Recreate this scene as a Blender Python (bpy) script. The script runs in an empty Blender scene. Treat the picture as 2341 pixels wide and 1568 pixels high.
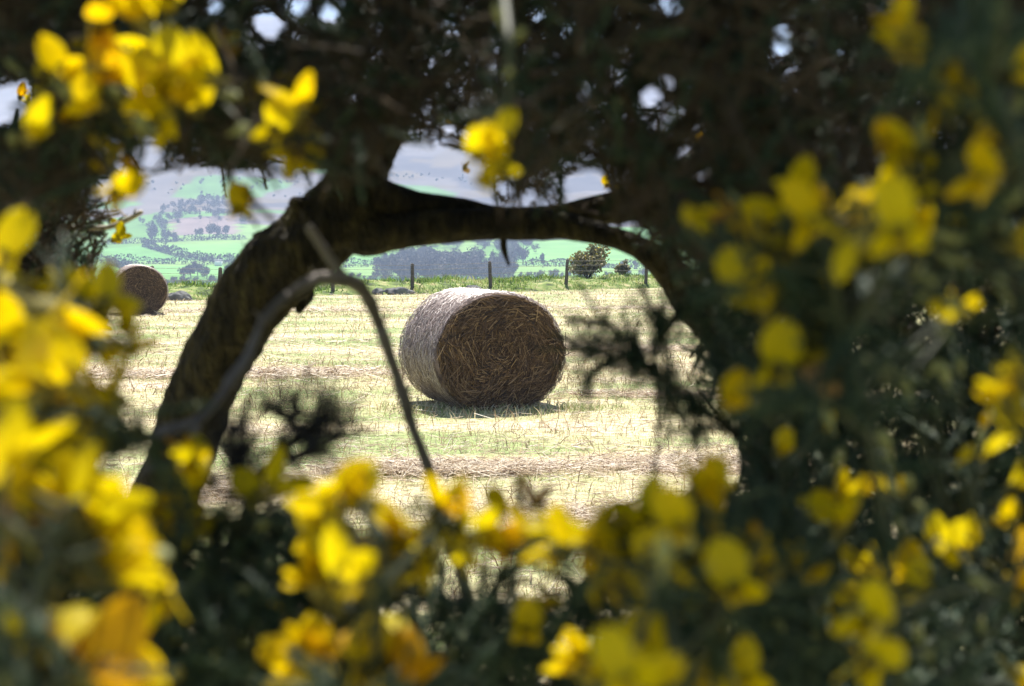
import bpy, math, random
import numpy as np
from mathutils import Vector, noise as mnoise
rng = np.random.default_rng(7)
random.seed(7)
S = bpy.context.scene
COL = S.collection
R = math.radians

# ------------------------------------------------------------------ camera
F_PX = 3250.0                       # focal length in the units of a 2340 x 1568 picture
PITCH = math.atan((784 - 555) / F_PX)
CAM = np.array([0.0, 0.0, 1.7])
FW = np.array([0, math.cos(PITCH), -math.sin(PITCH)])
UP = np.array([0, math.sin(PITCH), math.cos(PITCH)])
RT = np.array([1.0, 0, 0])
def ray(px, py): return FW + RT * ((px - 1170) / F_PX) + UP * ((784 - py) / F_PX)
def P(px, py, d): return CAM + d * ray(px, py)          # point at depth d
def G(px, py, z=0.0):
    r = ray(px, py); t = (z - CAM[2]) / r[2]
    return CAM + t * r
def Pv(px, py, d):
    px = np.asarray(px, float); py = np.asarray(py, float); d = np.asarray(d, float)
    return CAM + d[:, None] * (FW + RT * ((px - 1170) / F_PX)[:, None] + UP * ((784 - py) / F_PX)[:, None])
def to_px(Q):
    q = Q - CAM; d = q @ FW
    d = np.where(np.abs(d) < 1e-6, 1e-6, d)
    return 1170 + F_PX * (q @ RT) / d, 784 - F_PX * (q @ UP) / d, d

cam = bpy.data.cameras.new('camera'); co = bpy.data.objects.new('camera', cam); COL.objects.link(co)
co.location = CAM; co.rotation_euler = (math.pi / 2 - PITCH, 0, 0)
cam.sensor_width = 36; cam.lens = 36 * F_PX / 2340; cam.clip_start = 0.02; cam.clip_end = 12000
cam.dof.use_dof = True; cam.dof.focus_distance = 15.5; cam.dof.aperture_fstop = 7.8
cam.dof.aperture_blades = 0
S.camera = co

# ------------------------------------------------------------------ light
SUN_EL, SUN_AZ = R(64), R(0)        # azimuth from +Y towards +X
SUN = np.array([math.cos(SUN_EL) * math.sin(SUN_AZ), math.cos(SUN_EL) * math.cos(SUN_AZ), math.sin(SUN_EL)])
sl = bpy.data.lights.new('sun', 'SUN'); so = bpy.data.objects.new('sun', sl); COL.objects.link(so)
sl.energy = 5.0; sl.angle = R(0.5); sl.color = (1.0, 0.95, 0.87)
so.rotation_euler = Vector(SUN).to_track_quat('Z', 'Y').to_euler(); so.location = (0, 0, 30)
W = bpy.data.worlds.new('World'); S.world = W; W.use_nodes = True
nt = W.node_tree; bg = nt.nodes['Background']
sky = nt.nodes.new('ShaderNodeTexSky'); sky.sky_type = 'NISHITA'; sky.sun_disc = False
sky.sun_elevation = SUN_EL; sky.sun_rotation = SUN_AZ; sky.air_density = 1.0; sky.dust_density = 1.0
nt.links.new(sky.outputs[0], bg.inputs[0]); bg.inputs[1].default_value = 0.065
S.view_settings.view_transform = 'Standard'; S.view_settings.look = 'None'
S.view_settings.exposure = 1.58; S.view_settings.gamma = 1
cy = S.cycles
cy.use_denoising = True
try: cy.denoiser = 'OPENIMAGEDENOISE'
except Exception: pass
cy.max_bounces = 6; cy.diffuse_bounces = 3; cy.glossy_bounces = 2; cy.transmission_bounces = 3; cy.transparent_max_bounces = 6
cy.volume_bounces = 0; cy.sample_clamp_indirect = 6; cy.caustics_reflective = False; cy.caustics_refractive = False

# ------------------------------------------------------------------ materials
def ramp_set(rp, stops):
    e = rp.color_ramp.elements
    while len(e) > len(stops): e.remove(e[-1])
    while len(e) < len(stops): e.new(0.5)
    for k, (p, c) in enumerate(stops):
        e[k].position = p; e[k].color = (*c, 1)
def new_mat(name):
    m = bpy.data.materials.new(name); m.use_nodes = True
    return m, m.node_tree, m.node_tree.nodes['Principled BSDF']
def island_mat(name, stops, rough=0.6, spec=0.3, transl=0.0, tcol=None, nscale=None):
    """colour varies from piece to piece (needles, straws, blades)"""
    m, t, b = new_mat(name)
    geo = t.nodes.new('ShaderNodeNewGeometry'); rp = t.nodes.new('ShaderNodeValToRGB'); ramp_set(rp, stops)
    if nscale:
        tc = t.nodes.new('ShaderNodeTexCoord'); nz = t.nodes.new('ShaderNodeTexNoise')
        nz.inputs['Scale'].default_value = nscale; nz.inputs['Detail'].default_value = 3
        t.links.new(tc.outputs['Object'], nz.inputs['Vector'])
        mx = t.nodes.new('ShaderNodeMath'); mx.operation = 'MULTIPLY_ADD'; mx.inputs[1].default_value = 1.5; mx.inputs[2].default_value = -0.55
        t.links.new(nz.outputs['Fac'], mx.inputs[0])
        ad = t.nodes.new('ShaderNodeMath'); ad.operation = 'ADD'
        hl = t.nodes.new('ShaderNodeMath'); hl.operation = 'MULTIPLY_ADD'; hl.inputs[1].default_value = 0.6; hl.inputs[2].default_value = 0.0
        t.links.new(geo.outputs['Random Per Island'], hl.inputs[0])
        t.links.new(hl.outputs[0], ad.inputs[0]); t.links.new(mx.outputs[0], ad.inputs[1])
        t.links.new(ad.outputs[0], rp.inputs[0])
    else:
        t.links.new(geo.outputs['Random Per Island'], rp.inputs[0])
    t.links.new(rp.outputs[0], b.inputs['Base Color'])
    b.inputs['Roughness'].default_value = rough; b.inputs['Specular IOR Level'].default_value = spec
    if transl:
        tr = t.nodes.new('ShaderNodeBsdfTranslucent'); ms = t.nodes.new('ShaderNodeMixShader'); ms.inputs[0].default_value = transl
        if tcol is None: t.links.new(rp.outputs[0], tr.inputs[0])
        else: tr.inputs[0].default_value = (*tcol, 1)
        out = t.nodes['Material Output']
        t.links.new(b.outputs[0], ms.inputs[1]); t.links.new(tr.outputs[0], ms.inputs[2]); t.links.new(ms.outputs[0], out.inputs[0])
    return m
def noise_mat(name, stops, scale, detail=6, rough=0.8, bump=0.0, stretch=(1, 1, 1), spec=0.3, bscale=None, transl=0.0):
    m, t, b = new_mat(name)
    tc = t.nodes.new('ShaderNodeTexCoord'); mp = t.nodes.new('ShaderNodeMapping'); mp.inputs['Scale'].default_value = stretch
    nz = t.nodes.new('ShaderNodeTexNoise'); nz.inputs['Scale'].default_value = scale; nz.inputs['Detail'].default_value = detail
    rp = t.nodes.new('ShaderNodeValToRGB'); ramp_set(rp, stops)
    t.links.new(tc.outputs['Object'], mp.inputs[0]); t.links.new(mp.outputs[0], nz.inputs['Vector'])
    t.links.new(nz.outputs['Fac'], rp.inputs[0]); t.links.new(rp.outputs[0], b.inputs['Base Color'])
    b.inputs['Roughness'].default_value = rough; b.inputs['Specular IOR Level'].default_value = spec
    if bump:
        n2 = t.nodes.new('ShaderNodeTexNoise'); n2.inputs['Scale'].default_value = bscale or scale * 2; n2.inputs['Detail'].default_value = 8
        t.links.new(mp.outputs[0], n2.inputs['Vector'])
        bp = t.nodes.new('ShaderNodeBump'); bp.inputs['Strength'].default_value = bump; bp.inputs['Distance'].default_value = 0.02
        t.links.new(n2.outputs['Fac'], bp.inputs['Height']); t.links.new(bp.outputs[0], b.inputs['Normal'])
    if transl:
        tr = t.nodes.new('ShaderNodeBsdfTranslucent'); ms = t.nodes.new('ShaderNodeMixShader'); ms.inputs[0].default_value = transl
        t.links.new(rp.outputs[0], tr.inputs[0]); out = t.nodes['Material Output']
        t.links.new(b.outputs[0], ms.inputs[1]); t.links.new(tr.outputs[0], ms.inputs[2]); t.links.new(ms.outputs[0], out.inputs[0])
    return m
M = {}
M['gorse'] = island_mat('gorse_green', [(0, (.007, .023, .014)), (.5, (.019, .048, .026)), (.82, (.045, .082, .042)), (.94, (.10, .14, .07)), (1, (.24, .26, .14))], .5, .35, .15)
M['gorse_brown'] = island_mat('gorse_dead', [(0, (.034, .025, .018)), (.5, (.088, .062, .044)), (.8, (.058, .062, .040)), (1, (.16, .11, .07))], .75, .15, .06)
M['gorse_grey'] = island_mat('gorse_withered', [(0, (.016, .018, .02)), (.6, (.036, .036, .036)), (1, (.08, .074, .066))], .7, .2)
M['gorse_far'] = island_mat('gorse_distant', [(0, (.07, .075, .03)), (.5, (.18, .17, .075)), (1, (.36, .30, .16))], .6, .3, .3)
M['twig'] = noise_mat('twig_green', [(.3, (.016, .026, .012)), (.7, (.040, .046, .022))], 60, rough=.6)
def petal_mat(name, stops):
    m, t, b = new_mat(name); L = t.links.new; oi = t.nodes.new('ShaderNodeObjectInfo'); tc = t.nodes.new('ShaderNodeTexCoord')
    nz = t.nodes.new('ShaderNodeTexNoise'); nz.inputs['Scale'].default_value = 190; nz.inputs['Detail'].default_value = 3; L(tc.outputs['Object'], nz.inputs['Vector'])
    ma = t.nodes.new('ShaderNodeMath'); ma.operation = 'MULTIPLY_ADD'; ma.inputs[1].default_value = .6; L(oi.outputs['Random'], ma.inputs[0])
    mb_ = t.nodes.new('ShaderNodeMath'); mb_.operation = 'MULTIPLY_ADD'; mb_.inputs[1].default_value = .8; mb_.inputs[2].default_value = -.2; L(nz.outputs['Fac'], mb_.inputs[0]); L(mb_.outputs[0], ma.inputs[2])
    rp = t.nodes.new('ShaderNodeValToRGB'); ramp_set(rp, stops); L(ma.outputs[0], rp.inputs[0]); L(rp.outputs[0], b.inputs['Base Color'])
    b.inputs['Roughness'].default_value = .5; b.inputs['Specular IOR Level'].default_value = .25
    tr = t.nodes.new('ShaderNodeBsdfTranslucent'); ms = t.nodes.new('ShaderNodeMixShader'); ms.inputs[0].default_value = .55; L(rp.outputs[0], tr.inputs[0])
    L(b.outputs[0], ms.inputs[1]); L(tr.outputs[0], ms.inputs[2]); L(ms.outputs[0], t.nodes['Material Output'].inputs[0]); return m
M['petal'] = petal_mat('petal_yellow', [(.0, (.50, .42, .004)), (.4, (.66, .52, .002)), (.75, (.70, .50, .001)), (1, (.70, .43, .001))])
M['petal_orange'] = petal_mat('petal_orange', [(.0, (.68, .48, .001)), (.5, (.68, .39, .001)), (1, (.64, .30, .002))])
M['petal_old'] = noise_mat('petal_withered', [(.35, (.40, .22, .10)), (.65, (.55, .34, .16))], 60, 2, .6, transl=.3)
M['calyx'] = noise_mat('calyx_hairy', [(.3, (.16, .135, .03)), (.7, (.28, .24, .06))], 200, 3, .75, bump=.4, bscale=600, transl=.2)
M['bud'] = noise_mat('bud_olive', [(.3, (.17, .19, .07)), (.7, (.34, .34, .15))], 120, 3, .7, transl=.25)
M['bark'] = noise_mat('bark_mossy', [(.3, (.005, .004, .0025)), (.5, (.022, .017, .008)), (.64, (.046, .036, .013)), (.82, (.078, .070, .024))], 48, 9, .95, bump=1.0, stretch=(1, 1, .5), bscale=90)
M['moss'] = island_mat('moss_tufts', [(0, (.016, .016, .005)), (.6, (.055, .054, .014)), (1, (.14, .125, .035))], .9, .1, .1)
M['drystem'] = noise_mat('dry_stem', [(.3, (.11, .095, .085)), (.7, (.24, .215, .19))], 40, rough=.7, bump=.2)
M['deadwood'] = noise_mat('bleached_wood', [(.3, (.35, .30, .24)), (.7, (.55, .5, .42))], 40, rough=.7, bump=.3)
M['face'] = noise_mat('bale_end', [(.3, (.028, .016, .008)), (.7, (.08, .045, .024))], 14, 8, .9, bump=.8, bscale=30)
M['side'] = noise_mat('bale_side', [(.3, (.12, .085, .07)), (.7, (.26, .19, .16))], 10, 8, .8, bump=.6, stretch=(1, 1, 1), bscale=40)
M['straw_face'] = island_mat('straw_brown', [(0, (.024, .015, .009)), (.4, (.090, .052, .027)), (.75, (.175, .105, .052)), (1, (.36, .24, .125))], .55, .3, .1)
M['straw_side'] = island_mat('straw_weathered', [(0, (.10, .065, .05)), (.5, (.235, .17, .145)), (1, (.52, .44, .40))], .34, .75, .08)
M['straw'] = island_mat('straw_pale', [(0, (.24, .14, .09)), (.35, (.50, .37, .23)), (.8, (.72, .60, .42)), (1, (.80, .72, .58))], .4, .45, .3)
M['stubble'] = island_mat('stubble_stalks', [(0, (.13, .075, .045)), (.4, (.36, .26, .14)), (1, (.76, .66, .46))], .5, .35, .35)
M['grass'] = island_mat('field_grass', [(0, (.13, .20, .06)), (.4, (.33, .38, .15)), (.75, (.58, .53, .33)), (1, (.74, .65, .50))], .55, .3, .45)
M['vgrass'] = island_mat('verge_grass', [(0, (.02, .04, .008)), (.3, (.07, .14, .02)), (.6, (.20, .31, .045)), (.8, (.38, .37, .13)), (1, (.55, .47, .28))], .55, .3, .4, None, .9)
M['verge'] = noise_mat('verge_turf', [(.35, (.035, .05, .015)), (.5, (.12, .17, .035)), (.7, (.30, .26, .13))], 2.2, 8, .95, bump=.8, bscale=6)
M['post'] = noise_mat('post_wood', [(.3, (.05, .045, .035)), (.7, (.12, .10, .08))], 9, rough=.9, stretch=(6, 6, 1), bump=.5)
M['wire'] = noise_mat('wire_rusty', [(.3, (.12, .11, .10)), (.7, (.2, .19, .18))], 9, rough=.6)
M['stone'] = noise_mat('stone_grey', [(.3, (.05, .05, .055)), (.6, (.14, .14, .135)), (.8, (.24, .24, .22))], 4, 8, .9, bump=.9, bscale=10)
M['wood_far'] = island_mat('bare_trees', [(0, (.025, .022, .02)), (.5, (.075, .062, .05)), (1, (.19, .165, .11))], .9, .1, 0, None, .11)
M['ever'] = island_mat('evergreen', [(0, (.015, .03, .015)), (1, (.05, .075, .03))], .9, .1)
M['hedge'] = island_mat('hedge_twigs', [(0, (.025, .03, .018)), (.6, (.055, .05, .035)), (1, (.06, .08, .03))], .9, .1)
M['white'] = noise_mat('white_render', [(.3, (.72, .72, .70)), (.7, (.82, .82, .80))], .8, rough=.8)
M['slate'] = noise_mat('roof_slate', [(.3, (.14, .14, .16)), (.7, (.22, .22, .24))], 2, rough=.7)

# ground of the stubble field: straw yellow with mossy green patches
def field_material():
    m, t, b = new_mat('field_soil')
    tc = t.nodes.new('ShaderNodeTexCoord'); L = t.links.new
    def nz(scale, det, st=(1, 1, 1)):
        mp = t.nodes.new('ShaderNodeMapping'); mp.inputs['Scale'].default_value = st
        n = t.nodes.new('ShaderNodeTexNoise'); n.inputs['Scale'].default_value = scale; n.inputs['Detail'].default_value = det
        L(tc.outputs['Object'], mp.inputs[0]); L(mp.outputs[0], n.inputs['Vector']); return n
    n1 = nz(.55, 5, (.5, 1.3, 1)); n2 = nz(9, 8); n3 = nz(45, 4)
    r1 = t.nodes.new('ShaderNodeValToRGB'); ramp_set(r1, [(.40, (.26, .32, .13)), (.54, (.53, .48, .28)), (.68, (.60, .51, .38))])
    L(n1.outputs['Fac'], r1.inputs[0])
    r2 = t.nodes.new('ShaderNodeValToRGB'); ramp_set(r2, [(.32, (.34, .29, .24)), (.52, (1, 1, 1)), (.75, (1.0, .97, .92))])
    L(n2.outputs['Fac'], r2.inputs[0])
    r3 = t.nodes.new('ShaderNodeValToRGB'); ramp_set(r3, [(.3, (.55, .5, .42)), (.6, (1, 1, 1))]); L(n3.outputs['Fac'], r3.inputs[0])
    a = t.nodes.new('ShaderNodeMixRGB'); a.blend_type = 'MULTIPLY'; a.inputs[0].default_value = 1
    L(r1.outputs[0], a.inputs[1]); L(r2.outputs[0], a.inputs[2])
    c = t.nodes.new('ShaderNodeMixRGB'); c.blend_type = 'MULTIPLY'; c.inputs[0].default_value = .8
    L(a.outputs[0], c.inputs[1]); L(r3.outputs[0], c.inputs[2]); L(c.outputs[0], b.inputs['Base Color'])
    bp = t.nodes.new('ShaderNodeBump'); bp.inputs['Strength'].default_value = .9; bp.inputs['Distance'].default_value = .03
    L(n2.outputs['Fac'], bp.inputs['Height']); L(bp.outputs[0], b.inputs['Normal'])
    b.inputs['Roughness'].default_value = .9; b.inputs['Specular IOR Level'].default_value = .2
    return m
M['field'] = field_material()
def hills_material():
    m, t, b = new_mat('hill_land'); L = t.links.new
    at = t.nodes.new('ShaderNodeAttribute'); at.attribute_name = 'land'
    tc = t.nodes.new('ShaderNodeTexCoord'); n = t.nodes.new('ShaderNodeTexNoise'); n.inputs['Scale'].default_value = .035; n.inputs['Detail'].default_value = 10
    L(tc.outputs['Object'], n.inputs['Vector'])
    r = t.nodes.new('ShaderNodeValToRGB'); ramp_set(r, [(.3, (.6, .6, .62)), (.7, (1, 1, 1))]); L(n.outputs['Fac'], r.inputs[0])
    a = t.nodes.new('ShaderNodeMixRGB'); a.blend_type = 'MULTIPLY'; a.inputs[0].default_value = .75
    L(at.outputs['Color'], a.inputs[1]); L(r.outputs[0], a.inputs[2]); L(a.outputs[0], b.inputs['Base Color'])
    b.inputs['Roughness'].default_value = 1; b.inputs['Specular IOR Level'].default_value = .1
    return m
M['hills'] = hills_material()

# ------------------------------------------------------------------ mesh helpers
def mk(name, V, F, mat, parent=None, smooth=False, loc=None):
    V = np.asarray(V, np.float32); F = np.asarray(F, np.int32)
    if parent is not None: V = V - np.asarray(parent.matrix_basis.translation, np.float32) if parent.get('_world') else V
    me = bpy.data.meshes.new(name)
    k = F.shape[1]; n = len(F)
    me.vertices.add(len(V)); me.vertices.foreach_set('co', V.ravel())
    me.loops.add(n * k); me.loops.foreach_set('vertex_index', F.ravel())
    me.polygons.add(n); me.polygons.foreach_set('loop_start', np.arange(0, n * k, k, dtype=np.int32))
    try: me.polygons.foreach_set('loop_total', np.full(n, k, np.int32))
    except Exception: pass
    if smooth: me.polygons.foreach_set('use_smooth', np.ones(n, bool))
    me.update(calc_edges=True); me.validate()
    me.materials.append(mat)
    o = bpy.data.objects.new(name, me); COL.objects.link(o)
    if parent is not None: o.parent = parent
    return o
def root(name, loc, label, cat, group=None):
    o = bpy.data.objects.new(name, None); COL.objects.link(o)
    o.location = [float(c) for c in loc]; o.empty_display_size = .1
    o['label'] = label; o['category'] = cat
    if group: o['group'] = group
    return o
def tag(o, label=None, cat=None, group=None, kind=None):
    if label: o['label'] = label
    if cat: o['category'] = cat
    if group: o['group'] = group
    if kind: o['kind'] = kind
    return o
class Buf:
    def __init__(s): s.v = []; s.f = []; s.n = 0
    def add(s, V, F):
        V = np.asarray(V, float); F = np.asarray(F, int)
        if F.shape[1] == 4: F = np.vstack([F[:, [0, 1, 2]], F[:, [0, 2, 3]]])
        s.v.append(V); s.f.append(F + s.n); s.n += len(V)
    def build(s, name, mat, parent=None, origin=(0, 0, 0), smooth=False):
        V = np.vstack(s.v) - np.asarray(origin, float)
        return mk(name, V, np.vstack(s.f), mat, parent, smooth)
def unit(v):
    v = np.asarray(v, float); return v / (np.linalg.norm(v, axis=-1, keepdims=True) + 1e-12)
def frames(D, roll):
    """rotation matrices (n,3,3) whose column 2 is D"""
    D = unit(D); a = np.where(np.abs(D[:, 2:3]) > .9, np.array([[1.0, 0, 0]]), np.array([[0, 0, 1.0]]))
    X = unit(np.cross(a, D)); Y = np.cross(D, X)
    c, s = np.cos(roll)[:, None], np.sin(roll)[:, None]
    return np.stack([X * c + Y * s, -X * s + Y * c, D], axis=2)
def scatter(buf, temps, pos, D, roll, scale):
    """copy the template meshes to every position"""
    pos = np.asarray(pos, float); n = len(pos)
    if n == 0: return
    Rm = frames(D, roll); which = rng.integers(0, len(temps), n)
    for k, (V, F) in enumerate(temps):
        ix = np.where(which == k)[0]
        if len(ix) == 0: continue
        A = np.einsum('nij,vj->nvi', Rm[ix], V) * scale[ix][:, None, None] + pos[ix][:, None, :]
        FF = F[None] + (np.arange(len(ix)) * len(V))[:, None, None]
        buf.add(A.reshape(-1, 3), FF.reshape(-1, F.shape[1]))
def catmull(pts, n=8):
    pts = np.asarray(pts, float); q = np.vstack([2 * pts[0] - pts[1], pts, 2 * pts[-1] - pts[-2]]); out = []
    for i in range(1, len(q) - 2):
        for t in np.linspace(0, 1, n, endpoint=False):
            p0, p1, p2, p3 = q[i - 1], q[i], q[i + 1], q[i + 2]
            out.append(.5 * ((2 * p1) + (-p0 + p2) * t + (2 * p0 - 5 * p1 + 4 * p2 - p3) * t * t + (-p0 + 3 * p1 - 3 * p2 + p3) * t ** 3))
    out.append(pts[-1]); return np.array(out)
def tube(pts, rad, sides=8, lump=0.0, seed=0, lfreq=14.0, cap=True):
    """tapered tube along pts (n,3), radius per point"""
    pts = np.asarray(pts, float); n = len(pts); rad = np.broadcast_to(np.asarray(rad, float), (n,)).copy()
    T = unit(np.gradient(pts, axis=0)); a = np.array([0, 0, 1.0]) if abs(T[0][2]) < .9 else np.array([1.0, 0, 0])
    X = unit(np.cross(a, T[0])); V = []
    for i in range(n):
        X = unit(X - T[i] * (X @ T[i])); Y = np.cross(T[i], X)
        for k in range(sides):
            th = 2 * math.pi * k / sides; dr = X * math.cos(th) + Y * math.sin(th); r = rad[i]
            if lump:
                q = (pts[i] + dr * r) * lfreq + seed
                r *= 1 + lump * (mnoise.noise(Vector(q)) + .55 * mnoise.noise(Vector(q * 2.7)) + .3 * mnoise.noise(Vector(q * 6.1)))
            V.append(pts[i] + dr * r)
    F = []
    for i in range(n - 1):
        for k in range(sides):
            a0 = i * sides + k; b0 = i * sides + (k + 1) % sides
            F.append((a0, b0, b0 + sides, a0 + sides))
    if cap:
        V.append(pts[-1] + T[-1] * rad[-1] * .6); e = len(V) - 1; s0 = (n - 1) * sides
        for k in range(sides): F.append((s0 + k, s0 + (k + 1) % sides, e, e))
    F = np.array(F); tri = np.vstack([F[:, [0, 1, 2]], F[:, [0, 2, 3]]]); tri = tri[(tri[:, 0] != tri[:, 1]) & (tri[:, 1] != tri[:, 2]) & (tri[:, 0] != tri[:, 2])]
    return np.array(V), tri
def box(cx, cy, cz, sx, sy, sz):
    v = np.array([(x, y, z) for x in (-1, 1) for y in (-1, 1) for z in (-1, 1)], float) * (sx / 2, sy / 2, sz / 2) + (cx, cy, cz)
    f = np.array([(0, 1, 3, 2), (4, 6, 7, 5), (0, 4, 5, 1), (2, 3, 7, 6), (0, 2, 6, 4), (1, 5, 7, 3)]); return v, f
def in_poly(x, y, poly):
    x = np.asarray(x, float); y = np.asarray(y, float); r = np.zeros(x.shape, bool); n = len(poly); j = n - 1
    for i in range(n):
        xi, yi = poly[i]; xj, yj = poly[j]
        c = ((yi > y) != (yj > y)) & (x < (xj - xi) * (y - yi) / ((yj - yi) or 1e-9) + xi)
        r ^= c; j = i
    return r
def vnoise(x, y, seed=0):
    """smooth value noise on arrays"""
    x = np.asarray(x, float); y = np.asarray(y, float)
    xi = np.floor(x).astype(np.int64); yi = np.floor(y).astype(np.int64); fx = x - xi; fy = y - yi
    fx = fx * fx * (3 - 2 * fx); fy = fy * fy * (3 - 2 * fy)
    def h(a, b):
        n = (a * 374761393 + b * 668265263 + seed * 1442695041) & 0x7fffffff
        n = ((n ^ (n >> 13)) * 1274126177) & 0x7fffffff
        return (n % 10007) / 10007.0
    return (h(xi, yi) * (1 - fx) + h(xi + 1, yi) * fx) * (1 - fy) + (h(xi, yi + 1) * (1 - fx) + h(xi + 1, yi + 1) * fx) * fy
def grid(name, X, Y, Z, mat, kind='structure', smooth=True):
    ny, nx = X.shape; V = np.stack([X, Y, Z], -1).reshape(-1, 3)
    i = np.arange(ny - 1)[:, None] * nx + np.arange(nx - 1)[None]
    F = np.stack([i, i + 1, i + nx + 1, i + nx], -1).reshape(-1, 4)
    o = mk(name, V, F, mat, None, smooth); o['kind'] = kind
    return o

# ------------------------------------------------------------------ terrain
def edge_y(x): return np.clip(49.5 + .75 * np.asarray(x, float), 30, 120)      # far edge of the stubble field
def fz(x, y): return .05 * (vnoise(x * .35, y * .35, 3) - .5) + .03 * (vnoise(x * 1.3, y * 1.3, 4) - .5)
PD = [-300, 60, 90, 200, 420, 700, 900, 1100, 1400, 1800, 2300, 2600, 3200, 4500]
PZ = [-3, -3, -4, -9, -15.5, -17.5, -11, 5, 48, 150, 352, 400, 380, 300]
_yy = np.linspace(-300, 4500, 2401); _zz = np.interp(_yy, PD, PZ)
_k = np.hanning(101); _k /= _k.sum(); _zs = np.convolve(np.pad(_zz, 50, mode='edge'), _k, 'valid')
def hz(x, y):
    x = np.asarray(x, float); y = np.asarray(y, float)
    z = np.interp(y - .06 * x + 60 * (vnoise(x / 500, y * 0 + 3.3, 9) - .5), _yy, _zs)
    w = np.clip((y - 500) / 900, 0, 1)
    z = z + w * (16 * (vnoise(x / 300, y / 300, 1) - .5) + 8 * (vnoise(x / 110, y / 110, 2) - .5))
    s = np.clip((x + 500) / 1300, 0, 1); s = s * s * (3 - 2 * s); hi = np.clip((y - 1500) / 800, 0, 1)
    return z - 75 * hi * s
def T(px, py):
    """point on the far land seen at (px, py)"""
    r = ray(px, py); d = np.arange(200, 3600, 4.0); Q = CAM + d[:, None] * r
    below = Q[:, 2] < hz(Q[:, 0], Q[:, 1]); i = int(np.argmax(below)) if below.any() else len(d) - 1
    q = Q[i].copy(); q[2] = float(hz(q[0], q[1])); return q

nx = 181; xs = np.linspace(-70, 70, nx); tt = np.linspace(0, 1, 220)
E = edge_y(xs); X = np.repeat(xs[None], len(tt), 0); Y = -25 + (E[None] + 25.4) * tt[:, None]
grid('field', X, Y, fz(X, Y), M['field'])
# verge: a low turf bank along the far edge
def vz(x, u):
    z = np.interp(u, [-.1, .5, 1.5, 2.6, 5.5, 9, 11], [-.05, .10, .26, .31, .28, -.2, -3.6])
    return z + (.16 * (vnoise(x * .9, u * .9, 5) - .5) + .18 * (vnoise(x * 2.3, u * 2.3, 6) - .5)) * np.clip(u, 0, 1)
us = np.linspace(-.1, 11, 60); xv = np.linspace(-70, 70, 500)
Xv = np.repeat(xv[None], len(us), 0); Uv = np.repeat(us[:, None], len(xv), 1); Yv = edge_y(Xv) + Uv
grid('verge', Xv, Yv, vz(Xv, Uv), M['verge'])
ys = np.concatenate([np.arange(-250, 400, 25), np.arange(400, 1500, 6), np.arange(1500, 2800, 20), np.arange(2800, 4500, 100)]).astype(float)
xh = np.concatenate([np.arange(-2200, -520, 40), np.arange(-520, 520, 6), np.arange(520, 2201, 40)]).astype(float)
Xh, Yh = np.meshgrid(xh, ys); Zh = hz(Xh, Yh)
hills = grid('hills', Xh, Yh, Zh, M['hills'])
def Tp(poly): return [tuple(T(a, b)[:2]) for a, b in poly]
GREEN, LIGHT, MOOR, HEATH, BROWN = (.12, .26, .045), (.20, .34, .08), (.17, .14, .12), (.095, .078, .075), (.16, .12, .075)
cx, cyy = Xh.ravel(), Yh.ravel(); land = np.tile(np.array(GREEN), (len(cx), 1))
nn = vnoise(cx / 160, cyy / 160, 21)
land[nn > .55] = LIGHT
up = cyy + 140 * (vnoise(cx / 120, cyy / 120, 22) - .5)
n2 = vnoise(cx / 90, cyy / 50, 23); n3 = vnoise(cx / 35, cyy / 35, 24)
m_ = up > 1190; land[m_] = MOOR
land[m_ & (n2 > .5)] = HEATH; land[m_ & (n3 > .72)] = BROWN; land[m_ & (up < 1500) & (n2 < .25)] = GREEN
mo = up > 1700; land[mo] = (.27, .24, .225); land[mo & (n2 > .62)] = (.215, .18, .175)
for poly, c in [([(250, 500), (385, 488), (370, 545), (250, 552)], GREEN), ([(400, 500), (540, 492), (545, 535), (390, 540)], (.24, .18, .16)),
                ([(1190, 556), (1300, 548), (1420, 552), (1560, 590), (1560, 612), (1200, 606)], (.17, .36, .085)),
                ([(790, 585), (930, 575), (930, 606), (790, 608)], (.15, .33, .075)), ([(960, 572), (1080, 560), (1120, 590), (960, 585)], LIGHT),
                ([(240, 567), (330, 562), (400, 585), (470, 596), (240, 600)], (.14, .33, .075)), ([(350, 562), (560, 556), (560, 602), (480, 596)], (.18, .38, .09)),
                ([(240, 607), (560, 608), (560, 632), (240, 625)], (.16, .36, .085)), ([(1395, 520), (1500, 520), (1500, 545), (1395, 545)], (.17, .38, .09))]:
    land[in_poly(cx, cyy, Tp(poly))] = c
ca = hills.data.color_attributes.new('land', 'FLOAT_COLOR', 'POINT')
ca.data.foreach_set('color', np.hstack([land, np.ones((len(land), 1))]).astype(np.float32).ravel())

# ------------------------------------------------------------------ far trees, hedges, woods
def leafcards(n, rx, ry, rz, cz, size, lobes=7, rg=rng):
    """twig clusters through the volume of an uneven crown"""
    C = rg.normal(size=(lobes, 3)); C = unit(C) * rg.uniform(.25, .65 if lobes < 12 else .92, (lobes, 1)); k = rg.integers(0, lobes, n)
    q = C[k] + unit(rg.normal(size=(n, 3))) * (rg.uniform(0, 1, (n, 1)) ** .45) * rg.uniform(.3, .5, lobes)[k][:, None] * (1 if lobes < 12 else .72)
    q = q * (rx, ry, rz) + (0, 0, cz)
    a = unit(rg.normal(size=(n, 3))); b = unit(np.cross(a, rg.normal(size=(n, 3)))); s = size * rg.uniform(.5, 1.3, (n, 1))
    V = np.stack([q - a * s, q + b * s * .55, q + a * s, q - b * s * .55], 1).reshape(-1, 3)
    F = np.arange(4 * n).reshape(-1, 4); return V, F
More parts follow.
